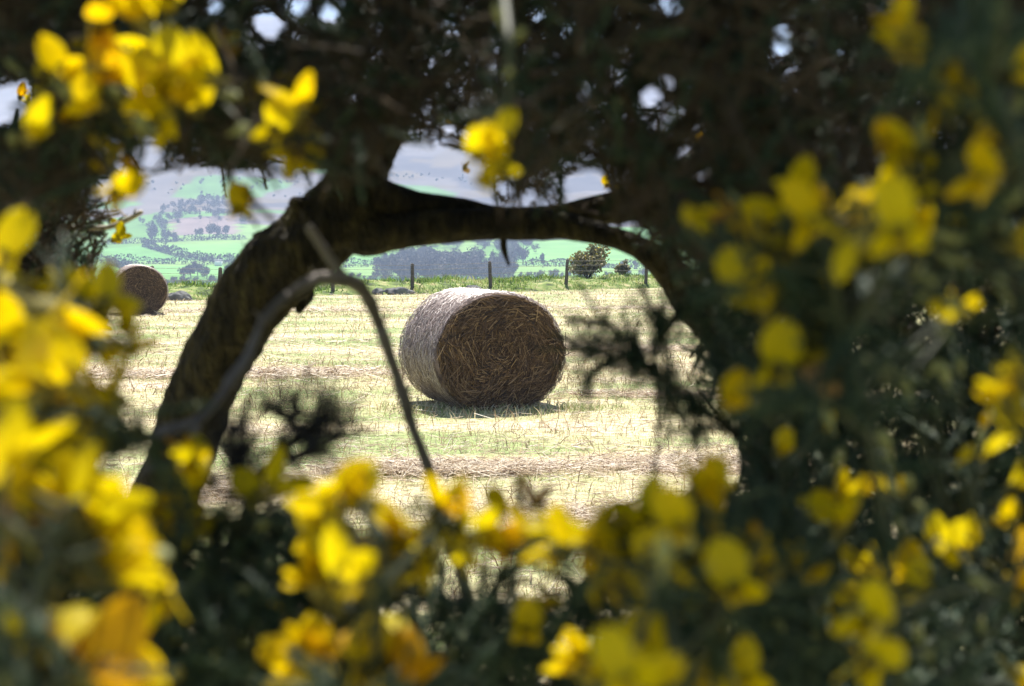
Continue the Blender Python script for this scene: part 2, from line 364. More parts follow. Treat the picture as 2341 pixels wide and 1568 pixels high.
def trunk_mesh(h, r):
    b = Buf(); p = catmull([(0, 0, -.6), (.05 * h, 0, h * .3), (0, .03 * h, h * .62), (.03 * h, 0, h * .95)], 4)
    b.add(*tube(p, np.linspace(r, r * .2, len(p)), 6))
    for k in range(6):
        a = k * 1.05 + .3; z = h * (.3 + .08 * k); l = h * .32
        q = np.array([(.03 * h, 0, z), (.03 * h + math.cos(a) * l * .5, math.sin(a) * l * .5, z + l * .35), (math.cos(a) * l, math.sin(a) * l, z + l * .8)])
        b.add(*tube(q, [r * .4, r * .25, r * .1], 4))
    return b
protos = []
for k, (h, w) in enumerate([(11, 4.6), (13, 5.0), (8.5, 4.2), (12, 3.0)]):
    protos.append((leafcards(640, w, w, h * .52, h * .50, .55 + .1 * (k % 2)), trunk_mesh(h, .35)))
tree_specs = [   # px, py of the foot, kind, scale, label
    (352, 552, 1, 1.3, 'tall bare blue-grey tree at the left end of the hillside copse'), (378, 553, 0, 1.2, 'broad bare tree second from the left in the hillside copse'),
    (398, 552, 0, .9, 'rounded bare tree on the right of the hillside copse'), (345, 553, 2, .9, 'low bushy tree at the left foot of the hillside copse'),
    (455, 545, 2, 1.0, 'small rounded tree alone on the hillside field'), (480, 543, 1, 1.1, 'tall bare tree left of the mossy trunk on the hillside'),
    (497, 542, 0, 1.1, 'wide bare tree nearest the mossy trunk on the hillside'), (515, 541, 2, 1.1, 'round bare tree half behind the mossy trunk on the hillside'),
    (420, 637, 2, .8, 'little bare tree just right of the distant bale'), (437, 636, 2, .9, 'bare tree over the turf bank near the distant bale'),
    (452, 632, 1, .8, 'slender bare tree in the valley left of the leftmost post'), (472, 637, 0, .8, 'rounded bare valley tree left of the leftmost post'),
    (523, 637, 0, .9, 'bare valley tree between the leftmost post and mossy trunk'),
    (1170, 606, 0, 1.2, 'broad bare tree on the near edge of the green field'), (1195, 606, 1, 1.2, 'tall bare tree at the left corner of the green field'),
    (1240, 612, 3, .75, 'small dark conifer below the bright green field'), (1150, 608, 0, 1.1, 'bare tree behind the dead twig stub of the arch'),
    (900, 608, 2, .5, 'tiny round tree in the hedge left of the leaning post'), (860, 606, 2, .6, 'small dark tree breaking the hedge line below the pale field'),
    (1425, 612, 2, .6, 'small bare tree right of the bush beyond the fence'), (1450, 612, 0, .55, 'bare valley tree left of the rightmost fence post'),
]
for i, (px, py, k, s, lab) in enumerate(tree_specs):
    q = T(px, py); (cv, cf), tb = protos[k]
    r = root('conifer_tree' if k == 3 else 'bare_tree', q, lab, 'tree', 'trees across the valley')
    r.scale = (s,) * 3; r.rotation_euler = (0, 0, i * 1.7)
    if i < 4 or 'crown%d' % k not in M:
        M['crown%d' % k] = mk('crown', cv if k != 3 else cv * np.array([.8, .8, 1.05]), cf, M['ever'] if k == 3 else M['wood_far'], r)
        M['trunk%d' % k] = tb.build('trunk', M['wood_far'], r)
    else:
        for key in ('crown%d' % k, 'trunk%d' % k):
            c = M[key].copy(); COL.objects.link(c); c.parent = r
def wood(name, label, poly, n, hmin=.8, hmax=1.3):
    b = Buf(); x0, x1 = min(p[0] for p in poly), max(p[0] for p in poly); y0, y1 = min(p[1] for p in poly), max(p[1] for p in poly); c = 0
    while c < n:
        px, py = random.uniform(x0, x1), random.uniform(y0, y1)
        if not in_poly(np.array([px]), np.array([py]), poly)[0]: continue
        q = T(px, py) + np.array([random.uniform(-6, 6), random.uniform(-15, 15), 0]); (cv, cf), tb = protos[random.choice([0, 0, 1, 2])]
        s = random.uniform(hmin, hmax); sel = rng.permutation(len(cf))[:260]
        V = cv.reshape(-1, 4, 3)[sel].reshape(-1, 3); th = random.uniform(0, 6.28); ct, st = math.cos(th), math.sin(th)
        V = V @ np.array([[ct, st, 0], [-st, ct, 0], [0, 0, 1]])
        b.add(V * s + q, np.arange(len(V)).reshape(-1, 4)); c += 1
    o = b.build(name, M['wood_far']); tag(o, label, 'woodland', None, 'stuff')
wood('woodland', 'hazy blue bare woodland mass in the middle of the valley', [(880, 612), (905, 600), (960, 596), (1050, 602), (1120, 612), (1180, 622), (1180, 648), (860, 648)], 230, .8, 1.25)
wood('woodland', 'long strip of bare trees along the valley floor behind the fence', [(150, 646), (600, 640), (900, 634), (1650, 628), (1650, 662), (150, 668)], 420, .25, .55)
wood('woodland', 'patchy woodland creeping up the moor on the left', [(330, 520), (390, 470), (450, 455), (560, 470), (560, 520), (420, 500), (360, 540)], 90, .6, 1.1)
wood('woodland', 'bare wood on the slope left of the bright green field', [(935, 575), (960, 560), (1130, 548), (1215, 556), (1205, 588), (1150, 588), (1100, 570)], 70, .8, 1.2)
wood('scrub', 'scattered dark scrub dotted over the upper hillside', [(280, 440), (420, 390), (760, 360), (760, 470), (560, 460), (420, 450)], 90, .3, .6)
wood('scrub', 'thin line of tiny bushes high on the pale moor', [(895, 405), (1060, 400), (1110, 432), (1060, 425), (895, 416)], 30, .35, .6)
def hedge(label, pts, w=2.2, h=2.6):
    W_ = [T(*p) for p in pts]; Q = catmull(np.array(W_), 12); seg = np.linalg.norm(np.diff(Q, axis=0), axis=1); L = seg.sum(); n = int(min(4200, L * 13))
    cum = np.concatenate([[0], np.cumsum(seg)]); s = rng.uniform(0, L, n); c = np.stack([np.interp(s, cum, Q[:, k]) for k in range(3)], 1)
    c[:, 2] = hz(c[:, 0], c[:, 1]); hh = 1.7 * h * (.6 + .8 * vnoise(s / 7, s * 0, 31))
    c += np.stack([rng.normal(0, w * .3, n), rng.normal(0, w * .4, n), rng.uniform(0, 1, n) * hh], 1)
    a = unit(rng.normal(size=(n, 3))); b2 = unit(np.cross(a, rng.normal(size=(n, 3)))); sz = rng.uniform(.3, .9, (n, 1))
    V = np.stack([c - a * sz, c + b2 * sz * .7, c + a * sz, c - b2 * sz * .7], 1).reshape(-1, 3); o0 = np.array(W_[0])
    o = mk('hedge', V - o0, np.arange(4 * n).reshape(-1, 4), M['hedge']); o.location = o0
    tag(o, label, 'hedge', 'hedges between the valley fields')
hedge('long straight dark hedge running level above the distant bale', [(200, 602), (300, 603), (420, 604), (520, 605), (640, 606)], 2.6, 3)
hedge('dark hedge slanting down between two green fields on the left', [(325, 563), (360, 574), (400, 585), (450, 594), (500, 600), (560, 603)], 2.6, 3)
hedge('short hedge dropping towards the left of the distant bale', [(245, 604), (275, 613), (300, 621)], 2.4, 2.6)
hedge('hedge below the pale field left of the leaning fence post', [(780, 612), (850, 610), (930, 609), (960, 610)], 2.4, 2.6)
hedge('hedge along the top of the left green fields under the copse', [(230, 560), (320, 556), (440, 551), (560, 549)], 2.2, 2)
hedge('hedge along the foot of the bright green field', [(1200, 608), (1290, 610), (1400, 613), (1500, 618)], 2.2, 2.4)
hedge('thin treed hedge on the skyline of the bright green field', [(1180, 556), (1250, 549), (1320, 547), (1400, 549)], 2, 2.4)
q = T(510, 605); q = q - np.array([0, 14, 0]); q[2] = hz(q[0], q[1])
r = root('farm_shed', q, 'tiny white shed by the level hedge across the valley', 'shed')
b = Buf(); b.add(*box(0, 0, 1.3, 4.2, 3, 3.0)); b.build('wall', M['white'], r)
b = Buf(); b.add(np.array([(-2.4, -1.8, 2.81), (2.4, -1.8, 2.81), (2.4, 0, 3.7), (-2.4, 0, 3.7), (-2.4, 1.8, 2.81), (2.4, 1.8, 2.81)]), np.array([(0, 1, 2, 3), (3, 2, 5, 4), (0, 3, 4, 4), (1, 5, 2, 2), (0, 4, 5, 1)])[[0, 1, 4]]); b.build('roof', M['slate'], r)

# ------------------------------------------------------------------ fence, stones, bushes on the verge
def verge_pt(px, u):
    d = 50.0
    for _ in range(25):
        x = (px - 1170) / F_PX * d; y = float(edge_y(x)) + u; d = y * math.cos(PITCH)
    return np.array([x, y, float(vz(np.array(x), np.array(u)))])
post_px = [(175, .9), (345, 1.0), (499, 1.1), (640, 1.2), (760, 1.2), (942, 1.2), (1121, 1.2), (1294, 1.2), (1476, 1.2), (1655, 1.2)]
bases = [verge_pt(a, u - .45) for a, u in post_px]
fr = root('wire_fence', bases[0], 'post and wire fence on the turf bank at the far field edge', 'fence')
tops = []
for i, p in enumerate(bases):
    h = random.uniform(.84, .96); lx, ly = random.uniform(-.05, .05), random.uniform(-.04, .04); n = 7
    t_ = np.linspace(-.3, 1, n); pts = np.stack([p[0] + lx * t_, p[1] + ly * t_, p[2] + h * t_], 1)
    b = Buf(); b.add(*tube(pts, np.linspace(.068, .06, n), 9, .10, i * 3.1, 8)); b.build('post', M['post'], fr, bases[0]); tops.append((p, lx, ly, h))
for fr_h in (.55, .78, .95):
    b = Buf(); pts = np.array([p + np.array([lx * fr_h, ly * fr_h - .07, h * fr_h]) for p, lx, ly, h in tops])
    b.add(*tube(pts, .006, 4)); b.build('wire', M['wire'], fr, bases[0])
def stone(px, u, s, label, seed):
    p = verge_pt(px, u); st = root('stone', p, label, 'stone', 'stones along the foot of the bank')
    n1, n2_ = 14, 22; V = []
    for i in range(n1 + 1):
        for j in range(n2_):
            th, ph = math.pi * i / n1, 2 * math.pi * j / n2_; d = np.array([math.sin(th) * math.cos(ph), math.sin(th) * math.sin(ph), math.cos(th)])
            k = 1 + .35 * mnoise.noise(Vector(d * 1.6 + seed)) + .18 * mnoise.noise(Vector(d * 4 + seed)); V.append(d * k * s)
    F = [(i * n2_ + j, i * n2_ + (j + 1) % n2_, (i + 1) * n2_ + (j + 1) % n2_, (i + 1) * n2_ + j) for i in range(n1) for j in range(n2_)]
    b = Buf(); b.add(np.array(V), np.array(F)); o = b.build('boulder', M['stone'], st)
    bpy.data.objects.remove(st); o.name = 'stone'; o.location = p; tag(o, label, 'stone', 'stones along the foot of the bank')
stone(905, .15, np.array([.42, .3, .22]), 'wide grey stone at the bank foot below the leaning post', 1.3)
stone(930, .25, np.array([.25, .2, .14]), 'low grey stone touching the right end of the wide stone', 4.1)
stone(862, .3, np.array([.2, .2, .17]), 'small grey stone just right of the bent dry stem', 7.7)
stone(408, .1, np.array([.42, .3, .24]), 'dark stone at the bank foot beside the distant bale', 9.9)
stone(1078, .3, np.array([.3, .2, .16]), 'half buried pale stone behind the top of the big bale', 12.2)

def blades(n_pts, x, y, z, h, w, lean, mat, name, label, cat):
    n = len(x); az = rng.uniform(0, 2 * math.pi, n); ln = rng.uniform(0, lean, n)
    d = np.stack([np.cos(az) * np.sin(ln), np.sin(az) * np.sin(ln), np.cos(ln)], 1); s = unit(np.cross(d, unit(rng.normal(size=(n, 3)))))
    p = np.stack([x, y, z], 1); h = h[:, None]; w = w[:, None] if hasattr(w, '__len__') else w
    bend = np.stack([np.cos(az), np.sin(az), 0 * az], 1)
    V = np.stack([p - s * w, p + s * w, p + d * h * .6 + s * w * .8, p + d * h * .6 - s * w * .8, p + d * h + bend * h * .2], 1).reshape(-1, 3)
    k = (np.arange(n) * 5)[:, None]; F = np.vstack([k + np.array([0, 1, 2]), k + np.array([0, 2, 3]), k + np.array([3, 2, 4])])
    o = mk(name, V, F, mat); tag(o, label, cat, None, 'stuff'); return o
n = 60000; x = rng.uniform(-24, 24, n); u = rng.uniform(.0, 7, n); dens = vnoise(x * .8, u * .9, 41); keep = dens > rng.uniform(.1, .75, n); x, u = x[keep], u[keep]
hv = (.04 + .24 * vnoise(x * .7, u * .7, 42) ** 2) * rng.uniform(.5, 1.3, len(x))
blades(0, x, edge_y(x) + u, vz(x, u) - .02, hv, rng.uniform(.008, .02, len(x)), .8, M['vgrass'], 'verge_grass', 'tussocky green grass on the bank below the fence', 'grass')

def far_gorse(px, u, w, h, n, label, nf):
    p = verge_pt(px, u); r = root('gorse_bush', p, label, 'gorse bush', 'gorse bushes beyond the fence')
    V, F = leafcards(n, w, w * .8, h * .60, h * .52, .075, 26); k = V[:, 2] < .02; V[k, 2] = .02; mk('foliage', V, F, M['gorse_far'], r)
    b = Buf()
    for k in range(7):
        a = k * .9; q = catmull([(0, 0, -.1), (math.cos(a) * w * .25, math.sin(a) * w * .2, h * .3), (math.cos(a) * w * .7, math.sin(a) * w * .5, h * .75)], 4); b.add(*tube(q, np.linspace(.035, .01, len(q)), 5))
    b.build('stem', M['bark'], r)
    sel = rng.permutation(len(F))[:nf]; C = V.reshape(-1, 4, 3)[sel].mean(1) * np.array([1.04, 1.04, 1.05]); a = unit(rng.normal(size=(nf, 3))); c = unit(np.cross(a, rng.normal(size=(nf, 3)))); s = .032
    VV = np.stack([C - a * s, C + c * s, C + a * s, C - c * s], 1).reshape(-1, 3); o = mk('blossom', VV, np.arange(4 * nf).reshape(-1, 4), M['petal'], r); o['kind'] = 'stuff'
far_gorse(1343, 4.2, 1.08, 1.2, 3000, 'rounded gorse bush with yellow blossom behind the fence wire', 330)
far_gorse(1424, 4.2, .34, .55, 700, 'small low gorse bush right of the rounded bush beyond the fence', 60)

# ------------------------------------------------------------------ the field's stubble, straw and grass
def field_pts(n, y0, y1, spread=.44):
    y = np.sqrt(rng.uniform(y0 ** 2, y1 ** 2, n)); x = rng.uniform(-1, 1, n) * spread * y
    k = y < edge_y(x) - .05; return x[k], y[k]
xs_, ys_ = [], []
for n, a, c in ((60000, 3.0, 9), (110000, 9, 20), (110000, 20, 36), (70000, 36, 62)):
    x, y = field_pts(n, a, c); xs_.append(x); ys_.append(y)
x = np.concatenate(xs_); y = np.concatenate(ys_); k = vnoise(x * .9, y * 1.4, 51) * .6 + vnoise(x * 3, y * 3, 52) * .4 > rng.uniform(.2, .7, len(x)); x, y = x[k], y[k]
far = np.clip(y / 20, .6, 2.2)
blades(0, x, y, fz(x, y) - .005, rng.uniform(.02, .06, len(x)) * (.8 + .2 * far), .0028 * far * rng.uniform(.6, 1.3, len(x)), 1.15, M['grass'], 'field_grass', 'short yellow green moss and grass between the stubble', 'grass')
xs_, ys_ = [], []
for n, a, c in ((5000, 3.0, 9), (12000, 9, 20), (16000, 20, 52)):
    x, y = field_pts(n, a, c); xs_.append(x); ys_.append(y)
x = np.concatenate(xs_); y = np.concatenate(ys_)
blades(0, x, y, fz(x, y) - .01, rng.uniform(.04, .17, len(x)), .0034 * np.clip(y / 14, .8, 2) * rng.uniform(.6, 1.5, len(x)), .75, M['stubble'], 'stubble', 'upright cut stalks standing across the whole field', 'stubble')
def straws(n, fx, name, label, lmin=.06, lmax=.30, zmax=.03, wd=.0022):
    x, y = fx(n); n = len(x); az = rng.uniform(0, math.pi, n); ln = rng.uniform(lmin, lmax, n); tl = rng.normal(0, .14, n)
    d = np.stack([np.cos(az) * np.cos(tl), np.sin(az) * np.cos(tl), np.sin(tl)], 1); p = np.stack([x, y, fz(x, y) + rng.uniform(.008, zmax, n) + np.abs(np.sin(tl)) * ln * .4], 1)
    w = (wd * np.clip(y / 11, .8, 2.4) * rng.uniform(.6, 1.5, n))[:, None]; sd = unit(np.cross(d, [0, 0, 1.0])); upv = np.cross(sd, d); ln = ln[:, None]
    A = p - d * ln / 2; B = p + d * ln / 2 + upv * rng.normal(0, .015, (n, 1))
    V = np.stack([A - sd * w, A + sd * w, A + upv * w * 1.4, B - sd * w, B + sd * w, B + upv * w * 1.4], 1).reshape(-1, 3)
    k = (np.arange(n) * 6)[:, None]; F = np.vstack([k + np.array(t) for t in ((0, 1, 4), (0, 4, 3), (1, 2, 5), (1, 5, 4), (2, 0, 3), (2, 3, 5))])
    tag(mk(name, V, F, M['straw']), label, 'straw', None, 'stuff')
def open_field(n):
    a = field_pts(n // 3, 3.5, 12); c = field_pts(n // 3, 12, 25); d = field_pts(n // 3, 25, 55)
    return np.concatenate([a[0], c[0], d[0]]), np.concatenate([a[1], c[1], d[1]])
straws(20000, open_field, 'loose_straw', 'loose pale straw strewn thinly over the field')
SW = [  # swaths of thick straw: px centre, py, half width m, half depth m, share
    (975, 1083, .7, .28, 2.4), (1140, 1078, .35, .2, .6), (1500, 1072, .8, .3, 1.2), (1600, 1062, .6, .25, .6), (640, 855, 1.5, .5, 1.6), (310, 862, 1.2, .4, 1), (1420, 800, 1.3, .5, .6),
    (640, 712, 6, .8, 1.2), (1450, 705, 6, .8, 1.2), (1500, 905, 1.2, .3, .6), (560, 1130, .5, .3, .8), (1380, 1190, .8, .3, .9)]
def swath(n):
    X_, Y_ = [], []; tot = sum(s[4] for s in SW)
    for px, py, a, c, sh in SW:
        m = int(n * sh / tot); g = G(px, py); X_.append(g[0] + rng.normal(0, a * .55, m)); Y_.append(g[1] + rng.normal(0, c * .55, m))
    X_ = np.concatenate(X_); Y_ = np.concatenate(Y_); k = Y_ < edge_y(X_) - .1; return X_[k], Y_[k]
straws(14000, swath, 'straw_swath', 'thick drifts of pale raked straw left in bands on the field', .05, .28, .05)

# ------------------------------------------------------------------ round bales
def bale(px_face, py_foot, yaw, aw, ah, length, label, nface, nside, seed):
    rg = np.random.default_rng(seed)
    g = G(px_face, py_foot); cz = ah * .90
    a = np.array([-math.sin(yaw), math.cos(yaw), 0]); w = np.array([math.cos(yaw), math.sin(yaw), 0]); up = np.array([0, 0, 1.0])
    r = root('hay_bale', (g[0], g[1], 0), label, 'hay bale', 'round hay bales on the field')
    def prof(th, s=1.0):
        c, sn = np.cos(th), np.sin(th); k = 1 + .012 * np.sin(3 * th + seed) + .010 * np.sin(5 * th + 1.3 * seed)
        X_ = aw * c * k * s; Z_ = ah * sn * k * s
        return X_, np.maximum(Z_, -cz * .995 + .0 * Z_)
    def pt(th, s, l):
        X_, Z_ = prof(th, s); return X_[..., None] * w + (Z_ + cz)[..., None] * up + np.asarray(l)[..., None] * a
    # rolled side: drum with rounded shoulders
    ls = np.array([.02, .0, .03, .10, .3, .5, .7, .9, .97, 1.0, .98]) * length; ss = np.array([.90, .955, .985, 1.0, 1.008, 1.01, 1.008, 1.0, .985, .955, .90])
    th = np.linspace(0, 2 * math.pi, 120, endpoint=False); V = np.concatenate([pt(th, s, np.full(len(th), l)) for l, s in zip(ls, ss)])
    nn_ = np.array([mnoise.noise(Vector(v * 6)) for v in V]); V = V + unit(V - (up * cz + a * length / 2)) * (nn_ * .012)[:, None]
    n_ = len(th); F = [(i * n_ + j, i * n_ + (j + 1) % n_, (i + 1) * n_ + (j + 1) % n_, (i + 1) * n_ + j) for i in range(len(ls) - 1) for j in range(n_)]
    b = Buf(); b.add(V, np.array(F)); side = b.build('rolled_side', M['side'], r, smooth=True)
    def strand_mesh(A, B, Cc, width, lift):
        n = len(A); d = unit(B - A); sd = unit(np.cross(d, lift)) * width[:, None]; hp = lift * width[:, None]
        V = np.stack([A - sd, A + sd, Cc - sd, Cc + sd, B - sd * .7, B + sd * .7, A + hp, Cc + hp, B + hp], 1).reshape(-1, 3); k = (np.arange(n) * 9)[:, None]
        F = np.vstack([k + np.array(t) for t in ((0, 6, 7), (0, 7, 2), (6, 1, 3), (6, 3, 7), (2, 7, 8), (2, 8, 4), (7, 3, 5), (7, 5, 8))]); return V, F
    # straw wound round the side
    n = nside; t0 = rg.uniform(-.3, 2 * math.pi - .3, n); dt = rg.uniform(.04, .22, n) * rg.choice([-1, 1], n); l0 = rg.uniform(.0, 1, n) * length; dl = rg.normal(0, .045, n)
    l1 = np.clip(l0 + dl, -.01, length + .01); so_ = 1.012 + rg.uniform(0, .022, n)
    A = pt(t0, so_, l0); B = pt(t0 + dt, so_ + rg.uniform(-.01, .02, n), l1); Cc = pt(t0 + dt / 2, so_ + .006, (l0 + l1) / 2)
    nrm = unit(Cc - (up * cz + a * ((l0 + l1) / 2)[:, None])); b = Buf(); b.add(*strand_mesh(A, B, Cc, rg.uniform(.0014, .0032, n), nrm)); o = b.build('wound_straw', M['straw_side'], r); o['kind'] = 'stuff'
    # near end: dished disc and swirled straw
    rr = np.linspace(0, .955, 26); V = []; off = np.array([.10, -.03])
    for s in rr:
        X_, Z_ = prof(th, s); dep = -.02 + .02 * (s / .955) ** 4; kk = np.array([mnoise.noise(Vector((x_ * 7, z_ * 7, seed))) + .6 * mnoise.noise(Vector((x_ * 17, z_ * 17, seed))) for x_, z_ in zip(X_, Z_)])
        V.append(X_[:, None] * w + (Z_ + cz)[:, None] * up + (-.0 + dep + .03 * 1.6 * kk * min(1, (1 - s) * 6))[:, None] * -a)
    for sgn in (0,):
        VV = np.concatenate(V); F = [(i * n_ + j, i * n_ + (j + 1) % n_, (i + 1) * n_ + (j + 1) % n_, (i + 1) * n_ + j) for i in range(1, len(rr) - 1) for j in range(n_)]
        cI = len(VV); VV = np.vstack([VV, VV[:n_].mean(0)]); F += [(cI, n_ + j, n_ + (j + 1) % n_, cI) for j in range(n_)]
        F = np.array(F); b = Buf(); b.v.append(VV); tri = np.vstack([F[:, [0, 1, 2]], F[:, [0, 2, 3]]]); tri = tri[(tri[:, 0] != tri[:, 2]) & (tri[:, 2] != tri[:, 1]) & (tri[:, 0] != tri[:, 1])]; b.f.append(tri); b.n = len(VV)
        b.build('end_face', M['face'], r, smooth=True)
    V2, F2 = np.concatenate([pt(th, s, np.full(n_, length * .985)) for s in (.001, .95)]), [(j, (j + 1) % n_, n_ + (j + 1) % n_, n_ + j) for j in range(n_)]
    b = Buf(); b.add(V2, np.array(F2)); b.build('end_face', M['face'], r)
    def fp(X_, Z_, dep): return X_[:, None] * w + (Z_ + cz)[:, None] * up - dep[:, None] * a
    n = nface; rad = np.sqrt(rg.uniform(.0, .93, n)); t0 = rg.uniform(0, 2 * math.pi, n); X0, Z0 = aw * rad * np.cos(t0), ah * rad * np.sin(t0)
    # direction follows rings round a centre that wanders, plus messy clumps
    cl = np.array([mnoise.noise(Vector((x_ * 3.5, z_ * 3.5, 3 + seed))) for x_, z_ in zip(X0, Z0)]); ang = np.arctan2((Z0 - .02) / ah, (X0 - .09 * np.sin(9 * Z0 + seed)) / aw) + math.pi / 2 + cl * 2.0 * (1.25 - .4 * rad) + rg.normal(0, .45, n)
    ln = rg.uniform(.06, .42, n) ** 1.0 * (.35 + .65 * rad); dx, dz = np.cos(ang) * ln / 2, np.sin(ang) * ln / 2; cv = ln * .12 * np.where(rg.uniform(0, 1, n) < .9, 1, -1)
    ix, iz = -X0 / (rad * aw + .05), -Z0 / (rad * ah + .05); dep = rg.uniform(-.02, .04, n) + .035 * cl; tl = rg.normal(0, .02, n) + (rg.uniform(0, 1, n) < .04) * .05
    def cl2(X_, Z_):
        s = np.sqrt((X_ / aw) ** 2 + (Z_ / ah) ** 2); f = np.where(s > .985, .985 / np.maximum(s, 1e-6), 1); return X_ * f, np.maximum(Z_ * f, -cz)
    ax, az = cl2(X0 - dx + ix * cv, Z0 - dz + iz * cv); bx, bz = cl2(X0 + dx + ix * cv, Z0 + dz + iz * cv); mx_, mz = cl2(X0, Z0)
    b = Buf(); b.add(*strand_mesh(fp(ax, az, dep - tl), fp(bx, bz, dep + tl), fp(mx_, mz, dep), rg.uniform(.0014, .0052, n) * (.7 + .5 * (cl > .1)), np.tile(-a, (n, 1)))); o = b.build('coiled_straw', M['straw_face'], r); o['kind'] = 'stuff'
    # stray straws hanging off the face and rim
    n = max(24, nface // 110); t0 = rg.uniform(-.2, math.pi + .2, n); rad = rg.uniform(.55, 1.0, n); X0, Z0 = aw * rad * np.cos(t0), ah * rad * np.sin(t0); ang = t0 + rg.normal(1.4, .6, n); ln = rg.uniform(.10, .36, n)
    dep = rg.uniform(.03, .06, n); A = fp(X0, Z0, dep); B = A + (np.cos(ang) * ln)[:, None] * w + (np.sin(ang) * ln)[:, None] * up * .9 - (rg.uniform(-.02, .06, n))[:, None] * a
    ex = np.sqrt(((B @ w) / aw) ** 2 + ((B[:, 2] - cz) / ah) ** 2); k = ex < 1.12; A, B = A[k], B[k]
    b = Buf(); b.add(*strand_mesh(A, B, (A + B) / 2 - a * .01, rg.uniform(.0025, .0045, len(A)), np.tile(-a, (len(A), 1)))); b.build('hanging_straw', M['straw_face'], r)['kind'] = 'stuff'; b = Buf()
    n = nside // 14; t0 = rg.uniform(-.4, math.pi + .6, n); l0 = rg.uniform(-.01, 1.0, n) * length; A = pt(t0, np.full(n, 1.0), l0); B = pt(t0 + rg.normal(0, .10, n), 1.03 + rg.uniform(0, .05, n), l0 + rg.normal(0, .03, n))
    b.add(*strand_mesh(A, B, (A + B) / 2, rg.uniform(.001, .002, n), unit(A - up * cz - a * l0[:, None]))); o = b.build('stray_straw', M['straw_side'], r); o['kind'] = 'stuff'
bale(1145, 935, R(22), .70, .622, 1.18, 'large brown round bale in sharp focus at the picture centre', 9000, 11000, 3)
bale(322, 719, R(19), .63, .61, 1.2, 'distant round bale on the left before the turf bank', 3500, 3500, 8)

# uncut stalks and grass standing round the foot of the near bale
g_ = G(1145, 935); n = 1300; a_ = rng.uniform(math.pi * .85, math.pi * 2.1, n); rr_ = rng.uniform(0, .75, n) ** 1.3; x = g_[0] + np.cos(a_) * (.62 + rr_); y = g_[1] + .12 + np.sin(a_) * (.18 + rr_ * .8)
blades(0, x, y, fz(x, y) - .01, rng.uniform(.03, .11, n), rng.uniform(.0025, .005, n), .7, M['grass'], 'field_grass', 'taller grass and stalks around the foot of the near bale', 'grass')

# ------------------------------------------------------------------ haze in the valley air
hb = Buf(); hb.add(*box(0, 2140, (Zh.max() + 25 - 80) / 2, 4480, 4820, Zh.max() + 25 + 80)); 
mh, th_, bh = new_mat('valley_haze'); th_.nodes.remove(bh); pv = th_.nodes.new('ShaderNodeVolumePrincipled')
pv.inputs['Color'].default_value = (.57, .72, 1.0, 1); pv.inputs['Density'].default_value = .0005; pv.inputs['Anisotropy'].default_value = .0
th_.links.new(pv.outputs[0], th_.nodes['Material Output'].inputs['Volume'])
tag(hb.build('haze', mh), 'pale blue haze in the valley air', 'haze', None, 'stuff')

# ------------------------------------------------------------------ gorse: shoots and flowers
def shoot_template(seed, n=52, L=.09, ln=(.011, .021), wd=.0013):
    rg = np.random.default_rng(seed); b = Buf(); k = 5; z = np.linspace(0, L, k); bend = rg.normal(0, .05, 2)
    pts = np.stack([bend[0] * (z / L) ** 2 * L, bend[1] * (z / L) ** 2 * L, z], 1); b.add(*tube(pts, np.linspace(.0021, .0008, k), 4, cap=False))
    t = np.sort(rg.uniform(.06, 1.0, n)); az = np.arange(n) * 2.4 + rg.normal(0, .3, n); el = rg.uniform(.5, 1.15, n) * (1 - .45 * t ** 3)
    d = np.stack([np.cos(az) * np.sin(el), np.sin(az) * np.sin(el), np.cos(el)], 1); base = np.stack([np.interp(t * L, z, pts[:, c]) for c in range(3)], 1)
    l = rg.uniform(*ln, n)[:, None] * (1.05 - .4 * t[:, None]); sd = unit(np.cross(d, rg.normal(size=(n, 3)))) * wd; s2 = unit(np.cross(d, sd)) * wd
    V = np.stack([base - sd, base + sd, base + s2 * 1.5, base + d * l], 1).reshape(-1, 3); q = (np.arange(n) * 4)[:, None]
    b.add(V, np.vstack([q + np.array([0, 1, 3]), q + np.array([1, 2, 3]), q + np.array([2, 0, 3])]))
    return np.vstack(b.v), np.vstack(b.f)
SHOOTS = [shoot_template(s) for s in range(6)]
SPARSE = [shoot_template(20 + s, 34, .11) for s in range(4)]
DEAD = [shoot_template(30 + s, 60, .10, (.007, .016), .0011) for s in range(4)]

